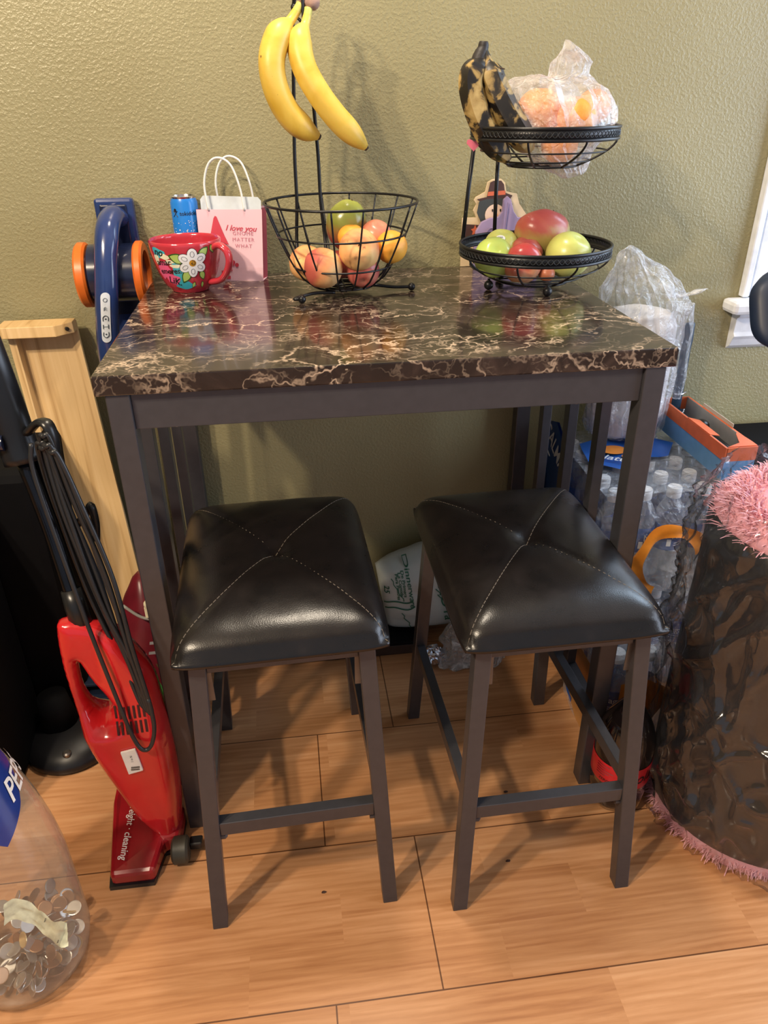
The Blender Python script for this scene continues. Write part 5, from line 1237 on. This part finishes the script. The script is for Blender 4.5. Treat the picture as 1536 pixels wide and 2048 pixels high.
bm = B(); add_box(bm, 1.33, 1.72, -.04, .30, .42, .49); obj('seat', bm, nv_f, ch, bevel=.03)
bm = B(); add_lathe(bm, [(.03, .06), (.03, .42)], (1.52, .13, 0), 20); obj('gas_column', bm, black_pl, ch, smooth=True, auto=.6)
for k in range(5):
    a = 2*PI*k/5+.9; bm = B(); add_tube(bm, [(1.52, .13, .10), (1.52+.14*math.cos(a), .13+.14*math.sin(a), .07)], [.022, .014], 10); o = obj('base_arm', bm, black_pl, ch, smooth=True)
    bm = B(); add_lathe(bm, [(.022, -.01), (.028, -.006), (.028, .006), (.022, .01)], (1.52+.14*math.cos(a), .13+.14*math.sin(a), .028), 18, 'X'); obj('caster', bm, black_pl, o, smooth=True, auto=.7)

# small crumbs on the floor
bm = B()
for x, y in ((.66, .05), (.62, -.135), (.27, -.19)): pass
random.seed(21)
for i, (x, y, l) in enumerate(((.640, .006, 'dark crumb on the floor under the right stool, towards the wall'), (.602, -.148, 'dark crumb on the floor between the front legs of the right stool'), (.262, -.165, 'dark crumb on the floor between the front legs of the left stool'))):
    b2 = B(); add_sphere(b2, (0, 0, .0015), .0035, 10, (1.3, .7, .5), lambda d: 1+.3*noise.noise(d*6+Vector((i*3, 0, 0)))); o = obj('crumb', b2, M('dark crumb', (.05, .02, .012), .8)); o.location = (x, y, 0); tag(o, l, 'crumb')
bm.free()

# ------------------------------------------------------------------ camera
cam = bpy.data.cameras.new('camera'); co = bpy.data.objects.new('camera', cam); COL.objects.link(co); S.camera = co
yaw, pitch, roll, fpx = .1227, .5037, -.0113, 1512.93
cy, sy, cp_, sp2, cr_, sr_ = math.cos(yaw), math.sin(yaw), math.cos(pitch), math.sin(pitch), math.cos(roll), math.sin(roll)
fw = Vector((sy*cp_, cy*cp_, -sp2)); rt = Vector((cy, -sy, 0)); upv = rt.cross(fw)
r2 = rt*cr_+upv*sr_; u2 = -rt*sr_+upv*cr_
mw_ = Matrix(((r2.x, u2.x, -fw.x, .2713), (r2.y, u2.y, -fw.y, -1.0232), (r2.z, u2.z, -fw.z, 1.2388), (0, 0, 0, 1)))
co.matrix_world = mw_
cam.sensor_fit = 'VERTICAL'; cam.sensor_height = 36; cam.lens = fpx/2048*36; cam.clip_start = .02; cam.clip_end = 50

# ------------------------------------------------------------------ light
def area(name, loc, target, size, power, col, sy_=None, spread=None):
    l = bpy.data.lights.new(name, 'AREA'); l.energy = power; l.color = col; l.size = size
    if sy_: l.shape = 'RECTANGLE'; l.size_y = sy_
    if spread: l.spread = spread
    o = bpy.data.objects.new(name, l); COL.objects.link(o); o.location = loc
    o.rotation_euler = (Vector(target)-Vector(loc)).to_track_quat('-Z', 'Y').to_euler(); return o
area('ceiling lamp left bulb', (-1.00, -.95, 2.3), (.3, 0, .6), .09, 27, (1, .82, .60))
area('ceiling lamp right bulb', (-.78, -1.20, 2.3), (.3, 0, .6), .09, 27, (1, .82, .60))
area('ceiling lamp over the table', (.35, .30, 2.38), (.35, .2, 0), .16, 17, (1, .86, .68))
area('daylight through the glass door', (2.95, -.5, 1.25), (.6, .1, .8), 1.8, 70, (.72, .82, 1), 1.7)
area('daylight through the window', (1.85, .80, 1.5), (1.0, -.6, .5), .8, 32, (.62, .80, 1), 1.1)
w = bpy.data.worlds.new('world'); S.world = w; w.use_nodes = True
w.node_tree.nodes['Background'].inputs['Color'].default_value = (.72, .84, 1, 1); w.node_tree.nodes['Background'].inputs['Strength'].default_value = .42
S.view_settings.view_transform = 'Standard'; S.view_settings.look = 'None'; S.view_settings.exposure = 0; S.view_settings.gamma = 1; S.view_settings.use_curve_mapping = False
S.cycles.transparent_max_bounces = 24; S.cycles.max_bounces = 8
